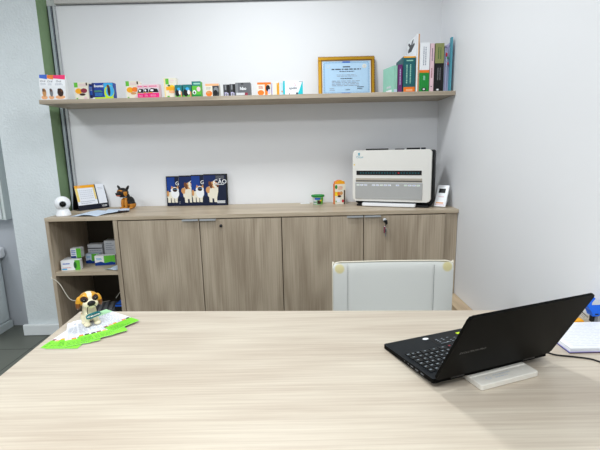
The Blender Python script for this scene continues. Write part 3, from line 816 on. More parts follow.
# ------------------------------------------------------------------ tub and carton
t = thing('plastic_tub', 'small clear tub with a green lid on the worktop', 'tub', (-.864, -.105, ZC))
mb = MB(TR(-.864, -.105, ZC+.0006)); mb.lathe([(0, 0), (.032, 0), (.034, .002), (.039, .054), (.039, .056)], 'pale_green', seg=32)
for a0, a1, z0, z1, m_ in ((-165, -110, .006, .05, 'light_grey'), (-128, -62, .036, .049, 'blue'), (-100, -58, .006, .032, 'dark_brown'), (-58, -20, .006, .05, 'grass'), (-72, -50, .026, .036, 'yellow'), (-150,-105,.016,.022,'green')):
    n = 8
    for k in range(n):
        aa, ab = R(a0+(a1-a0)*k/n), R(a0+(a1-a0)*(k+1)/n)
        def rad(z): return .034+.005*(z/.054)+.0006+(.0003 if m_ in ('yellow', 'blue', 'green') else 0)
        mb.poly([(rad(z0)*math.cos(aa), rad(z0)*math.sin(aa), z0), (rad(z0)*math.cos(ab), rad(z0)*math.sin(ab), z0), (rad(z1)*math.cos(ab), rad(z1)*math.sin(ab), z1), (rad(z1)*math.cos(aa), rad(z1)*math.sin(aa), z1)], m_, smooth=True)
mb.build('container', t)
mb = MB(TR(-.864, -.105, ZC+.0006)); mb.lathe([(.041, .054), (.0465, .055), (.0475, .064), (.045, .067), (.040, .0675), (.038, .065), (0, .065)], 'green', seg=32); mb.build('lid', t)

t = thing('snack_carton', 'tall white snack carton with a bright orange top on the worktop', 'carton', (-.71, -.115, ZC), R(-14))
T = TR(-.745, -.135, ZC+.0006, R(10))
mb = MB(T); mb.box(0, .076, 0, .05, 0, .142, 'cream', mats={'right': 'brown', 'left': 'orange'})
f = Face(mb, (0,0,0), (1,0,0), (0,0,1), .076, .142)
f.ell(.12, .86, .12, .10, 'green'); f.rect(0, .42, .32, .62, 'yellow'); f.ell(.38, .53, .17, .09, 'orange'); f.ell(.6, .55, .14, .09, 'tan'); f.ell(.42, .40, .18, .05, 'dark_brown'); f.ell(.75, .16, .10, .08, 'red')
f.rect(.84, .0, .96, .70, 'dark_brown'); f.rect(.08, .10, .5, .3, 'paper'); f.lines(.3, .8, .72, .9, 3, 'orange', th=.2); f.ell(.1, .15, .06, .04, 'grass')
f2 = Face(mb, (.076,0,0), (0,1,0), (0,0,1), .05, .142); f2.rect(.1, 0, .5, 1, 'orange'); f2.rect(.5, .6, 1, .95, 'dark_brown'); f2.rect(.5, .1, 1, .5, 'amber')
bx = mb.build('box', t)
mb = MB(T); mb.prism([(.002, .142), (.074, .142), (.070, .160), (.058, .160), (.050, .168), (.026, .168), (.018, .160), (.006, .160)], .002, .048, 'amber', bev=.001, side='orange'); part('orange folded top', mb.build('top_flap', t))

# ------------------------------------------------------------------ air purifier
pa = Vector((-.630, -.205, 0)); pbv = Vector((-.158, -.398, 0)); pang = math.atan2(pbv.y-pa.y, pbv.x-pa.x); PW = (pbv-pa).length
t = thing('air_purifier', 'large cream air purifier with grey lower grille on the worktop', 'air purifier', (-.36, -.2, ZC), pang)
T = TR(pa.x, pa.y, ZC, pang)
Z0, Z1 = .034, .372
mb = MB(T); mb.prism(rr(0, PW, Z0, Z1, .022, 6), 0, .045, 'purifier_cream', bev=.005)
for f_ in mb.bm.faces: f_.smooth = False
f = Face(mb, (0,0,0), (1,0,0), (0,0,1), PW, Z1)
f.text('Oiser', .095, .880, .022, 'turq'); f.ell(.085, .938, .013, .022, 'turq'); f.rect(.078, .905, .093, .918, 'turq')
f.ell(.022, .745, .009, .012, 'yellow')
shell = mb.build('front_cover', t)
mb = MB(T); mb.box(.026, PW-.058, -.0025, .004, .209, .238, 'black', bev=.002)
f = Face(mb, (.026,-.0027,.209), (1,0,0), (0,0,1), PW-.084, .029)
for k in range(22): f.k = 1; f.rect(.06+.042*k, .35, .083+.042*k, .6, 'red' if k == 14 else 'dark_teal')
part('black display strip', mb.build('display_strip', shell))
mb = MB(T); mb.box(.022, PW-.054, -.001, .004, .162, .188, 'purifier_beige'); mb.box(.022, PW-.054, -.0025, .004, .168, .173, 'dark_grey'); mb.build('groove', shell)
mb = MB(T); mb.box(.020, PW-.052, -.006, .004, .050, .160, 'purifier_grey', bev=.002)
f = Face(mb, (.020,-.0062,.050), (1,0,0), (0,0,1), PW-.072, .110)
for k in range(16):
    if k in (3, 9, 11): continue
    f.k = 1; f.rect(.02+.060*k, .80, .068+.060*k, .89, 'white'); f.k = 2; f.lines(.026+.060*k, .064+.060*k, .82, .87, 1, 'blue' if k % 3 else 'grass', th=.22)
f.k = 3; f.rect(0, .965, 1, 1, 'light_grey')
part('grey lower grille', mb.build('lower_panel', shell))
mb = MB(T); mb.prism(rr(.010, PW+.014, .012, Z1-.004, .016, 4), .046, .165, 'soft_black', bev=.004)
for k in range(14): mb.box(.05+k*.03, .066+k*.03, .07, .15, Z1-.0045, Z1-.002, 'black')
mb.build('housing', t)
mb = MB(T); mb.box(.075, .225, .055, .075, Z1-.006, Z1+.010, 'black', bev=.003); mb.box(.27, .33, .06, .075, Z1-.006, Z1+.007, 'dark_grey', bev=.002); mb.box(.345, .43, .055, .075, Z1-.006, Z1+.011, 'black', bev=.003); mb.box(.436, .465, .055, .075, Z1-.006, Z1+.011, 'navy', bev=.003); part('black outlet vanes', mb.build('top_vent', t))
mb = MB(T); mb.prism(rr(.07, PW-.09, -.028, .06, .012, 4), .004, .024, 'gloss_white', axis='z', bev=.003); mb.build('front_tray', t)
mb = MB(T); mb.box(.03, PW-.01, -.004, .15, .0006, .014, 'black', bev=.002); mb.build('base', t)

# little digital display
t = thing('digital_display', 'small pale digital display leaning back beside the air purifier', 'display', (-.08, -.34, ZC))
T = TR(-.124, -.362, ZC+.003, R(-38)) @ Matrix.Rotation(R(-28), 4, 'X')
mb = MB(T); mb.box(0, .074, 0, .012, .004, .154, 'gloss_white', bev=.003)
f = Face(mb, (0,0,.004), (1,0,0), (0,0,1), .072, .154); f.rect(.08, .06, .92, .1, 'pale_pink'); f.rect(.12, .13, .8, .19, 'peach'); f.rect(.25, .42, .75, .46, 'pale_pink')
bd = mb.build('body', t)
mb = MB(T); mb.box(.014, .056, -.001, .002, .098, .128, 'black'); mb.build('screen', bd)
mb = MB(); mb.tube([(-.062, -.352, ZC+.05), (-.045, -.325, ZC+.025), (-.022, -.315, ZC+.022), (-.012, -.31, ZC+.045)], .0025, 'white'); mb.tube([(-.062, -.350, ZC+.055), (-.05, -.30, ZC+.004)], .003, 'white', smooth=0); part('white wire stand', mb.build('stand', t))

# ------------------------------------------------------------------ framed certificate
t = thing('framed_certificate', 'gold-framed pale blue certificate leaning on the wall above the shelf', 'picture frame', (-.65, -.03, ZS))
T = TR(-.8475, -.060, ZS+.0008, 0, R(-6)); FW, FH = .388, .279; b_ = .026
mb = MB(T)
for (x0, x1, z0, z1) in ((0, FW, 0, b_), (0, FW, FH-b_, FH), (0, b_, b_, FH-b_), (FW-b_, FW, b_, FH-b_)):
    mb.box(x0, x1, 0, .016, z0, z1, 'gold', bev=.004)
for (x0, x1, z0, z1) in ((b_-.006, FW-b_+.006, b_-.006, b_), (b_-.006, FW-b_+.006, FH-b_, FH-b_+.006), (b_-.006, b_, b_, FH-b_), (FW-b_, FW-b_+.006, b_, FH-b_)):
    mb.box(x0, x1, -.002, .006, z0, z1, 'gold_dark')
for k in range(24):
    z = .006+k*.0113; mb.box(FW-.0045, FW+.0012, -.001, .010, z, z+.0055, 'gold_dark'); 
for k in range(46):
    x = .002+k*.0084
    if x < FW-.006: mb.box(x, x+.004, -.001, .01, FH-.004, FH+.001, 'gold_dark')
mb.build('frame', t)
mb = MB(T); mb.box(b_-.002, FW-b_+.002, .006, .012, b_-.002, FH-b_+.002, 'white')
pw, ph_ = FW-2*b_, FH-2*b_
f = Face(mb, (b_, .006, b_), (1,0,0), (0,0,1), pw, ph_)
f.rect(.02, .02, .98, .98, 'cert_blue'); f.rect(.05, .06, .95, .068, 'cert_border'); f.rect(.05, .93, .95, .938, 'cert_border'); f.rect(.05, .06, .058, .938, 'cert_border'); f.rect(.942, .06, .95, .938, 'cert_border')
for k in range(30):
    f.k = 6; f.rect(.06+.03*k, .945, .072+.03*k, .965, 'cert_border'); f.rect(.06+.03*k, .03, .072+.03*k, .05, 'cert_border')
for k in range(18):
    f.k = 6; f.rect(.03, .07+.048*k, .045, .09+.048*k, 'cert_border'); f.rect(.958, .07+.048*k, .972, .09+.048*k, 'cert_border')
f.k = 7; f.rect(.42, .94, .58, .975, 'blue'); f.rect(.40, .02, .58, .05, 'blue')
f.ell(.13, .83, .04, .055, 'light_grey'); f.ell(.13, .83, .03, .042, 'cert_blue'); f.ell(.87, .83, .042, .06, 'cream'); f.ell(.87, .83, .026, .036, 'light_grey')
f.rect(.43, .80, .58, .83, 'ink'); f.k = 12; f.lines(.20, .80, .72, .77, 1, 'ink', th=.32, rag=0); f.lines(.36, .66, .66, .70, 1, 'ink', th=.25, rag=0)
f.lines(.30, .72, .52, .60, 2, 'ink_soft', th=.15, rag=.1); f.lines(.38, .62, .45, .49, 1, 'ink', th=.3, rag=0)
f.lines(.20, .80, .24, .42, 4, 'ink_soft', th=.15, rag=.1); f.lines(.15, .28, .10, .2, 2, 'ink_soft', th=.15); f.lines(.48, .58, .11, .16, 1, 'ink', th=.2); f.lines(.72, .86, .14, .24, 2, 'ink', th=.2)
mb.build('certificate', t)

# ------------------------------------------------------------------ boxes on the wall shelf
def pbox(name, label, cat, x0, x1, h, d, m, y=-.29, rz=0, mats=None, draw=None, group='small product boxes along the wall shelf', z=ZS, lean=0, bev=.0006, sidedraw=None):
    T = TR(x0, y, z+.0006, rz) @ Matrix.Rotation(lean, 4, 'X')
    w = x1-x0
    mb = MB(T); mb.box(0, w, 0, d, 0, h, m, bev=0, mats=mats)
    if draw: draw(Face(mb, (0,0,0), (1,0,0), (0,0,1), w, h))
    if sidedraw: sidedraw(Face(mb, (w,0,0), (0,1,0), (0,0,1), d, h))
    return tag(mb.build(name, origin=(x0, y, z), rz=rz), label, cat, group)
# three tall treat pouches
def pouch(x0, w, h, capm, animalm, label, y, rz=0):
    T = TR(x0, y, ZS+.0006, rz)
    mb = MB(T); d = .034
    A = [(0,0,0),(w,0,0),(w,d,0),(0,d,0)]; B = [(0,d*.40,h),(w,d*.40,h),(w,d*.6,h),(0,d*.6,h)]
    M_ = [(0,.0,h*.55),(w,.0,h*.55),(w,d,h*.55),(0,d,h*.55)]
    for lo, hi in ((A, M_), (M_, B)):
        for i in range(4): mb.poly([lo[i], lo[(i+1) % 4], hi[(i+1) % 4], hi[i]], 'white')
    mb.poly(B, capm); mb.poly(A[::-1], 'white')
    f = Face(mb, (0,0,0), (1,0,0), (0,0,1), w, h*.55)
    f.ell(.5, .18, .42, .14, 'peach'); f.ell(.55, .52, .26, .30, animalm); f.ell(.42, .70, .10, .12, 'dark_brown'); f.ell(.66, .66, .08, .10, 'brown')
    n = Vector((0, -h*.45, d*.40)).normalized()
    ey = Vector((0, d*.40, h*.45)).normalized(); L2 = math.hypot(d*.40, h*.45)
    f = Face(mb, (0,0,h*.55), (1,0,0), ey, w, L2)
    f.pol([(0,.70),(1,.58),(1,1),(0,1)] , capm); f.text('Oral', .45, .42, .018, 'ink'); f.lines(.15, .85, .05, .25, 2, 'ink_soft', th=.2)
    bmesh.ops.remove_doubles(mb.bm, verts=mb.bm.verts[:], dist=1e-6)
    tag(mb.build('treat_pouch', origin=(x0, y, ZS), rz=rz), label, 'pouch', 'tall treat pouches at the left end of the shelf')
pouch(-2.6115, .048, .155, 'blue', 'tan', 'tall white treat pouch with a blue top, leftmost on the shelf', -.312)
pouch(-2.562, .040, .151, 'orange', 'grey', 'tall white treat pouch with an orange top, between the blue and pink ones', -.314)
pouch(-2.521, .074, .149, 'hot_pink', 'dark_brown', 'tall white treat pouch with a pink top', -.318)

def fruit(f, a='amber', b='crimson', c='dark_brown'):
    f.rect(0, .72, .26, 1, 'grass'); f.ell(.3, .50, .26, .16, a); f.ell(.68, .52, .24, .14, b); f.ell(.55, .30, .22, .07, c)
    f.rect(.08, .02, .2, .1, 'grass'); f.ell(.75, .1, .12, .07, 'pale_pink'); f.lines(.34, .9, .76, .94, 2, 'pale_pink', th=.25); f.rect(.86,.82,.96,.98,'dark_brown')
pbox('product_box', 'white box with green corner and fruit picture, beside the pouches', 'box', -2.405, -2.318, .104, .05, 'cream', draw=lambda f: fruit(f), mats={'top': 'white'})
def bluep(f):
    f.rect(.06, .3, .9, .85, 'blue'); f.lines(.15, .85, .55, .8, 3, 'light_grey', th=.2); f.rect(.1, 0, .6, .1, 'white')
pbox('product_box', 'narrow dark blue box tucked left of the big blue box', 'box', -2.322, -2.286, .096, .03, 'deep_blue', y=-.275, draw=bluep)
def bigblue(f):
    f.rect(.56, .1, .99, .98, 'sky_blue'); f.ell(.80, .42, .24, .42, 'acid', rot=-.2); f.ell(.84, .47, .19, .33, 'sky_blue', rot=-.2)
    f.rect(.1, 0, .99, .11, 'acid'); f.ell(.79, .50, .07, .32, 'dark_brown'); f.ell(.76, .78, .06, .1, 'brown')
    f.rect(0, .1, .10, 1, 'deep_blue'); f.rect(0, 0, .1, .1, 'white'); f.rect(.1, .75, .56, .78, 'light_grey'); f.text('frontal', .33, .80, .022, 'white', bold=.0004); f.lines(.1, .5, .42, .54, 2, 'grass', th=.25); f.lines(.12, .5, .2, .36, 2, 'sky_blue', th=.2)
pbox('product_box', 'wide bright blue box with a green swirl and brown dog', 'box', -2.288, -2.155, .098, .045, 'pack_blue', y=-.30, draw=bigblue, mats={'top': 'blue'})
def fruit2(f): fruit(f, 'amber', 'orange', 'tan')
pbox('product_box', 'white fruit-picture box left of the three pink boxes', 'box', -2.080, -1.998, .106, .05, 'cream', draw=fruit2, y=-.285)
def pinkb(f):
    f.rect(0, 0, 1, .36, 'pink'); f.rect(0, .44, 1, .70, 'light_grey'); f.pol([(.02,.42),(.98,.40),(.85,.66),(.3,.72),(.1,.6)], 'black'); f.ell(.35, .56, .16, .08, 'white'); f.rect(.02, .36, .4, .41, 'amber')
    f.lines(.1, .9, .8, .92, 1, 'pink', th=.25); f.lines(.2, .8, .1, .25, 2, 'pale_pink', th=.15)
for x0, x1, y, l in ((-2.006, -1.962, -.292, 'leftmost of the three pink and white boxes'), (-1.966, -1.930, -.298, 'middle one of the three pink and white boxes'), (-1.934, -1.866, -.304, 'widest and rightmost of the three pink and white boxes')):
    pbox('product_box', l, 'box', x0, x1, .082, .05, 'pale_pink', y=y, draw=pinkb)
def banana(f):
    f.rect(.12, .68, .40, .97, 'grass'); f.ell(.62, .48, .32, .17, 'yellow'); f.rect(.14, .38, 1, .56, 'amber'); f.ell(.4, .62, .12, .05, 'forest'); f.ell(.65,.30,.3,.07,'peach'); f.rect(0,0,.07,1,'pale_yellow'); f.rect(.2, .02, .4, .1, 'grass'); f.lines(.45, .95, .74, .92, 2, 'pale_pink', th=.2)
pbox('product_box', 'tall white box with yellow fruit, left of the dark teal boxes', 'box', -1.836, -1.762, .120, .05, 'cream', draw=banana, y=-.285)
def catp(f):
    f.rect(0, .5, 1, 1, 'teal'); f.rect(0, 0, 1, .16, 'grass'); f.ell(.35, .35, .30, .3, 'black'); f.ell(.68, .4, .16, .2, 'white'); f.ell(.55, .66, .22, .12, 'sky_blue'); f.rect(.8, 0, .98, .45, 'tan')
pbox('product_box', 'small dark teal box, left one of the pair', 'box', -1.766, -1.722, .075, .05, 'dark_teal', draw=catp, y=-.30, mats={'top': 'light_grey'})
pbox('product_box', 'small dark teal box, right one of the pair beside the green box', 'box', -1.718, -1.664, .077, .05, 'dark_teal', draw=catp, y=-.295, mats={'top': 'light_grey'})
def greenb(f):
    f.rect(0, .72, 1, 1, 'teal'); f.rect(.2, .8, .95, .9, 'mint'); f.ell(.75, .50, .22, .16, 'pale_pink'); f.ell(.25, .3, .2, .14, 'white'); f.rect(0, 0, 1, .15, 'green'); f.ell(.25, .28, .10, .08, 'black')
pbox('product_box', 'green box with teal top and pink spot', 'box', -1.658, -1.602, .094, .05, 'grass', draw=greenb, y=-.30)
def orangeb(f, dark='dark_grey'):
    f.rect(0, .84, 1, 1, 'peach'); f.ell(.25, .25, .24, .22, 'orange'); f.ell(.2, .34, .14, .1, 'tan'); f.lines(.05, .45, .55, .75, 3, 'ink_soft', th=.2)
    f.rect(.52, 0, 1, .84, dark); f.ell(.78, .5, .18, .25, 'grey'); f.ell(.74, .3, .16, .22, 'black')
pbox('product_box', 'peach and black box standing alone left of the black boxes', 'box', -1.575, -1.490, .079, .05, 'cream', draw=orangeb, y=-.29)
def blk(f):
    f.rect(.25, .55, .5, .95, 'grey'); f.rect(.2, .02, .8, .34, 'lilac'); f.ell(.5, .16, .2, .12, 'grey'); f.rect(.62, .3, 1, 1, 'black')
pbox('product_box', 'leftmost narrow black box of the black trio', 'box', -1.462, -1.424, .072, .06, 'dark_grey', draw=blk, y=-.29, mats={'top': 'black'})
pbox('product_box', 'middle narrow black box of the black trio', 'box', -1.422, -1.386, .074, .06, 'dark_grey', draw=blk, y=-.29, mats={'top': 'black'})
def blkw(f):
    f.rect(0, 0, .18, 1, 'grey'); f.text('hbo', .52, .55, .026, 'white', bold=.0006); f.rect(.05, .06, .62, .24, 'light_grey'); f.rect(.62, .02, .82, .24, 'crimson'); f.rect(.4, .86, .55, .95, 'black')
pbox('product_box', 'widest black box with white lettering, right of the black trio', 'box', -1.384, -1.290, .080, .07, 'mid_grey', draw=blkw, y=-.30, rz=R(0), mats={'top': 'dark_grey', 'right': 'grey'})
def orng2(f):
    f.rect(0, .84, 1, 1, 'orange'); f.ell(.25, .22, .24, .2, 'orange'); f.rect(.55, 0, .75, 1, 'orange'); f.ell(.78, .55, .16, .25, 'black'); f.ell(.86, .3, .1, .18, 'lilac'); f.lines(.1, .45, .5, .75, 3, 'red', th=.2)
pbox('product_box', 'white and orange box with a black figure, right of the black trio', 'box', -1.246, -1.160, .080, .05, 'cream', draw=orng2, y=-.29)
pbox('product_box', 'narrow box with purple edge beside the orange one', 'box', -1.158, -1.118, .076, .05, 'cream', y=-.28, draw=lambda f: f.rect(0, 0, .2, 1, 'lilac').rect(.85, 0, 1, 1, 'amber'))
pbox('product_box', 'narrow amber and white box left of the aqua box', 'box', -1.116, -1.084, .078, .05, 'paper_blue', y=-.28, draw=lambda f: f.rect(0, 0, .28, 1, 'amber').ell(.8, .3, .15, .08, 'tan'))
def aquab(f):
    f.rect(0, 0, .09, 1, 'aqua'); f.pol([(.72, 0), (1, 0), (1, .94), (.96, .9), (.84, .4)], 'aqua'); f.text('apolo', .5, .48, .022, 'ink', bold=.0003); f.ell(.62, .68, .05, .07, 'pale_pink'); f.ell(.58, .80, .03, .05, 'pale_pink'); f.ell(.70, .09, .06, .08, 'ink'); f.ell(.32, .08, .02, .06, 'ink'); f.rect(.8, .92, 1, .96, 'ink_soft')
pbox('product_box', 'wide white and aqua box, rightmost of the product boxes', 'box', -1.082, -.958, .084, .05, 'white', y=-.30, draw=aquab, mats={'left': 'aqua', 'right': 'aqua'})

# ------------------------------------------------------------------ books and binders
G = 'books and binders at the right end of the shelf'
def book(x0, x1, h, d, m, label, draw=None, y=-.27, rz=0, pages='paper', name='book', cat='book', lean=0, leftdraw=None, hard=True):
    T = TR(x0, y, ZS+.0006, rz) @ Matrix.Rotation(lean, 4, 'Y'); w = x1-x0; th = .002
    t_ = thing(name, label, cat, (x0+w/2, y+d/2, ZS), rz, G)
    mb = MB(T)
    mb.box(0, th, .0005, d, 0, h, m); mb.box(w-th, w, .0005, d, 0, h, m)
    mb.box(0, w, 0, th, 0, h, m)
    f = Face(mb, (0,0,0), (1,0,0), (0,0,1), w, h)
    if draw: draw(f)
    if leftdraw: leftdraw(Face(mb, (0,d,0), (0,-1,0), (0,0,1), d, h))
    mb.build('cover', t_)
    mb = MB(T); mb.box(th+.0002, w-th-.0002, th+.0002, d-.004, .003, h-.003, pages); mb.build('pages', t_)
    return t_
def spine_text(f, m, v0, v1, n=2, u0=.25, u1=.75):
    f.k += 1; kk = f.k
    for i in range(n):
        u = u0+(u1-u0)*(i+.5)/n; v = v0
        while v < v1:
            l = (v1-v0)*random.uniform(.04, .1); f.k = kk-1
            f.rect(u-.10/n, v, u+.10/n, min(v1, v+l), m); v += l+(v1-v0)*.025
book(-.376, -.354, .168, .15, 'mint', 'pale mint green book with a white patch on its side, leftmost of the books', lambda f: f.rect(.0, 0, 1, .14, 'paper_blue'), y=-.272, rz=R(16), leftdraw=lambda f: f.rect(.3, 0, .8, .15, 'white').ell(.45, .26, .12, .04, 'light_grey').ell(.65, .26, .07, .05, 'light_grey'))
book(-.3495, -.322, .174, .16, 'purple', 'dark purple paperback beside the mint book', lambda f: spine_text(f, 'lilac', .3, .85, 1), y=-.262)
def tealb(f):
    f.rect(0, .96, 1, 1, 'amber'); f.rect(.05, 0, 1, .16, 'orange'); f.rect(.25, .05, .8, .10, 'peach'); spine_text(f, 'mint', .26, .78, 2, .15, .75); f.rect(.25, .87, .8, .90, 'mint')
book(-.318, -.2425, .221, .20, 'dark_teal', 'thick teal textbook with yellow top and orange foot', tealb, y=-.268)
def bird(f):
    f.pol([(.10,.80),(.45,.78),(.80,.86),(.72,.90),(.55,.88),(.68,.97),(.52,.96),(.40,.9),(.20,.97),(.08,.96),(.26,.88),(.10,.84)], 'dark_grey')
book(-.2365, -.2195, .352, .235, 'white', 'tallest book, thin and white with a dark bird drawing on its side', lambda f: f.rect(.55, 0, 1, 1, 'tan'), y=-.268, leftdraw=bird)
def wg(f):
    f.rect(0, 0, 1, .40, 'green'); f.rect(0, .40, 1, .455, 'orange'); spine_text(f, 'ink_soft', .55, .92, 2, .3, .7); spine_text(f, 'mint', .25, .34, 1)
    f.ell(.5, .065, .24, .035, 'black'); f.ell(.5, .065, .12, .018, 'white')
book(-.216, -.154, .300, .20, 'white', 'thick white textbook with green lower half and orange stripe', wg, y=-.270)
def pk(f): spine_text(f, 'crimson', .3, .5, 1); spine_text(f, 'ink', .65, .9, 1); f.ell(.5, .12, .2, .01, 'ink')
book(-.1495, -.1235, .295, .20, 'pale_pink', 'thin pale pink book between the green-and-white and the black one', pk, y=-.266)
def bo(f): f.rect(0, .595, 1, 1, 'olive'); spine_text(f, 'forest', .68, .92, 2); spine_text(f, 'grey', .25, .5, 2); f.ell(.4, .05, .15, .02, 'white')
book(-.1205, -.065, .294, .20, 'black', 'thick book with olive upper and black lower spine', bo, y=-.272)
# sheaf of plastic sleeves and turquoise binder
t = thing('document_folder', 'turquoise folder stuffed with pale lilac sheets, against the right wall', 'folder', (-.035, -.15, ZS), 0, G)
mb = MB(); mb.box(-.063, -.060, -.255, -.12, ZS+.0006, ZS+.258, 'turq'); mb.build('cover', t)
mb = MB(); mb.box(-.028, -.018, -.290, -.262, ZS+.0006, ZS+.325, 'turq')
mb.build('spine_bar', t)
for k in range(9):
    x = -.0585+k*.0040
    top_ = .262+.018*math.sin(k*1.7)+.003*k
    mb = MB(); mb.prism([(-.268+.004*math.sin(k*2), ZS+.0008), (-.262+.006*math.sin(k*1.3), ZS+top_*.6), (-.272, ZS+top_), (-.08, ZS+top_-.01), (-.08, ZS+.0008)], x, x+.0018, 'lilac' if k % 3 else 'paper_blue', axis='x')
    mb.build('sheet', t)
mb = MB(); mb.box(-.052, -.046, -.276, -.268, ZS+.215, ZS+.235, 'red'); mb.box(-.044, -.038, -.276, -.268, ZS+.20, ZS+.212, 'green'); mb.box(-.040, -.036, -.276, -.268, ZS+.165, ZS+.18, 'red'); mb.build('index_tabs', t)

# ------------------------------------------------------------------ medicine boxes in the open unit
zs_ = .578
G2 = 'medicine boxes on the upper compartment of the open unit'
def med(f):
    f.rect(.72, 0, 1, 1, 'grass'); f.ell(.74, .5, .08, .35, 'forest'); f.lines(.1, .5, .55, .8, 1, 'blue', th=.2); f.lines(.08, .6, .2, .35, 1, 'red', th=.15); f.rect(.04, .08, .3, .2, 'sky_blue')
def med2(f): f.rect(0, 0, .22, 1, 'light_grey'); f.rect(.25, .2, .6, .5, 'sky_blue'); f.lines(.3, .9, .6, .8, 1, 'red', th=.2)
def med3(f):
    f.rect(0, 0, 1, .28, 'royal'); f.rect(.45, .2, 1, 1, 'grass'); f.pol([(0,.28),(.3,.4),(.5,.22),(.8,.34),(1,.25),(1,0),(0,0)], 'royal'); f.lines(.08, .42, .55, .8, 2, 'sky_blue', th=.25)
def med4(f): f.rect(.0, .72, 1, .78, 'dark_grey'); f.ell(.42, .32, .22, .18, 'ink'); f.ell(.42, .32, .12, .1, 'card_grey'); f.lines(.1, .9, .55, .66, 1, 'ink_soft', th=.2)
def med5(f): f.rect(0, .25, 1, .29, 'crimson'); f.lines(.15, .85, .5, .9, 4, 'ink_soft', th=.18)
def med6(f): f.rect(.55, 0, 1, 1, 'grass'); f.rect(0, 0, .5, .2, 'royal'); f.lines(.08, .5, .3, .85, 3, 'blue', th=.25)
pb = lambda *a, **k: pbox('medicine_box', *a, cat='box', group=G2, **k) if False else pbox('medicine_box', a[0], 'box', *a[1:], group=G2, **k)
pb('white medicine box at the front left, behind the green-tipped one', -2.567, -2.505, .064, .05, 'white', y=-.365, draw=med2, z=zs_)
pb('long white medicine box with green end, frontmost on the left', -2.552, -2.436, .066, .045, 'white', y=-.432, draw=med, z=zs_, rz=R(9))
pb('upright white and green box stacked on the front-left boxes', -2.520, -2.455, .064, .05, 'white', y=-.362, draw=med6, z=zs_+.0668, rz=R(6))
pb('large grey-white box with an eye mark at the back', -2.505, -2.405, .112, .06, 'card_grey', y=-.17, draw=med4, z=zs_, rz=R(3))
pb('tall grey box with dark red stripe at the back right', -2.382, -2.305, .140, .07, 'card_grey', y=-.18, draw=med5, z=zs_, rz=R(3))
pb('blue and white medicine box behind the green one', -2.478, -2.39, .066, .05, 'paper_blue', y=-.262, draw=med3, z=zs_, rz=R(4))
pb('bright green and blue medicine box in the middle of the compartment', -2.385, -2.255, .066, .045, 'white', y=-.325, draw=med3, z=zs_, rz=R(9))
sheet('paper_sheet', [(-2.275, -.44, 0), (-2.185, -.455, 0), (-2.18, -.36, 0), (-2.235, -.36, 0)], zs_, 'paper_blue', 'small crumpled leaflet on the right side of the open compartment', 'paper', 5, .016)
# lower compartment
t = thing('power_supply', 'dark boxy device lying in the lower open compartment', 'device', (-2.36, -.25, .102))
T = TR(-2.40, -.30, .103, R(18))
mb = MB(T); mb.box(-.10, .12, -.08, .12, 0, .16, 'dark_grey', bev=.006); bd = mb.build('housing', t)
mb = MB(T); mb.box(-.08, .10, -.078, .10, .161, .166, 'mid_grey', bev=.002); mb.build('top_cover', bd)
mb = MB(T)
for k in range(5): mb.box(-.075+.035*k, -.055+.035*k, -.07, .09, .166, .171, 'grey', bev=.001)
mb.build('cooling_fin', bd)
mb = MB(TR(-2.225, -.34, .103)); mb.box(-.035, .04, -.03, .06, 0, .205, 'soft_black', bev=.004, mats=None); mb.box(-.037, .042, -.032, .062, .195, .215, 'blue', bev=.004)
f = Face(mb, (-.035, -.0305, 0), (1,0,0), (0,0,1), .075, .2); f.rect(.5, .35, .85, .75, 'lilac'); f.ell(.6, .6, .1, .1, 'red'); f.rect(.2,.05,.9,.2,'royal')
tag(mb.build('blue_lid_container', origin=(-2.225, -.34, .102)), 'dark container with a blue lid in the lower open compartment', 'container')
mb = MB(); mb.tube([(-2.597, -.30, .62), (-2.600, -.44, .56), (-2.597, -.479, .545), (-2.575, -.480, .535), (-2.545, -.480, .502), (-2.515, -.478, .435), (-2.49, -.47, .392), (-2.44, -.44, .375), (-2.38, -.36, .33), (-2.35, -.25, .30)], .0022, 'cable_white', smooth=6)
mb.tube([(-2.24, -.08, .555), (-2.235, -.10, .44), (-2.28, -.13, .38), (-2.33, -.2, .30)], .002, 'cable_white', smooth=6)
tag(mb.build('white_cable', origin=(-2.5, -.45, .45)), 'thin white cable looping over the side of the open shelf unit', 'cable')

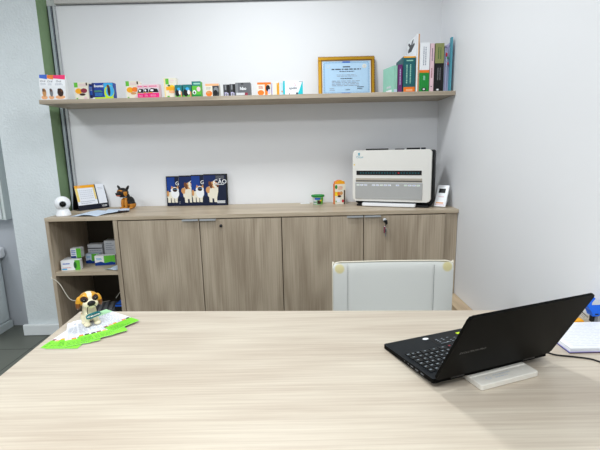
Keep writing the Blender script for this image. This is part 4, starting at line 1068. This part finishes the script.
# ------------------------------------------------------------------ lights
def panel(x, y, w, h, e, label):
    t = thing('key_or_fill_light', label, 'light', (x, y, CEIL))
    MB().box(x-w/2-.02, x+w/2+.02, y-h/2-.02, y+h/2+.02, CEIL-.02, CEIL-.001, 'white').build('frame', t)
    L_ = bpy.data.lights.new('tube', 'AREA'); L_.shape = 'RECTANGLE'; L_.size = w; L_.size_y = h; L_.energy = e; L_.color = (.94, .975, 1)
    o = bpy.data.objects.new('lamp_light', L_); col.objects.link(o); o.parent = t; o.location = (0, 0, -.03)
panel(-1.2, -1.05, .30, .30, 24, 'square white ceiling light above the chair side of the desk')
panel(-1.5, -3.3, 1.2, .6, 66, 'large fill light added behind the viewer for frontal light')  # unseen fill, added to light the wall below the shelf from the front
panel(-3.6, -1.9, .6, .6, 34, 'added fill light brightening the sink side of the room')  # added fill, lifts the dark column and recess on the left
w = bpy.data.worlds.new('w'); bpy.context.scene.world = w; w.use_nodes = True
w.node_tree.nodes['Background'].inputs[0].default_value = (.90, .955, 1, 1); w.node_tree.nodes['Background'].inputs[1].default_value = .80

# ------------------------------------------------------------------ camera
f_px, pitch, roll, yaw = 410., .1839, -.022, -.0027
fwd = Vector((math.sin(yaw)*math.cos(pitch), math.cos(yaw)*math.cos(pitch), -math.sin(pitch)))
right = Vector((math.cos(yaw), -math.sin(yaw), 0)); up = right.cross(fwd)
Rv = right*math.cos(roll)+up*math.sin(roll); Uv = -right*math.sin(roll)+up*math.cos(roll)
cam = bpy.data.cameras.new('camera'); cam.sensor_width = 36; cam.lens = 36*f_px/600; cam.clip_start = .05
co = bpy.data.objects.new('camera', cam); col.objects.link(co)
co.matrix_world = Matrix(((Rv.x, Uv.x, -fwd.x, -.9875), (Rv.y, Uv.y, -fwd.y, -3.0038), (Rv.z, Uv.z, -fwd.z, 1.3267), (0,0,0,1)))
sc = bpy.context.scene; sc.camera = co
sc.view_settings.view_transform = 'Standard'; sc.view_settings.look = 'None'; sc.view_settings.gamma = 1; sc.view_settings.exposure = -.1
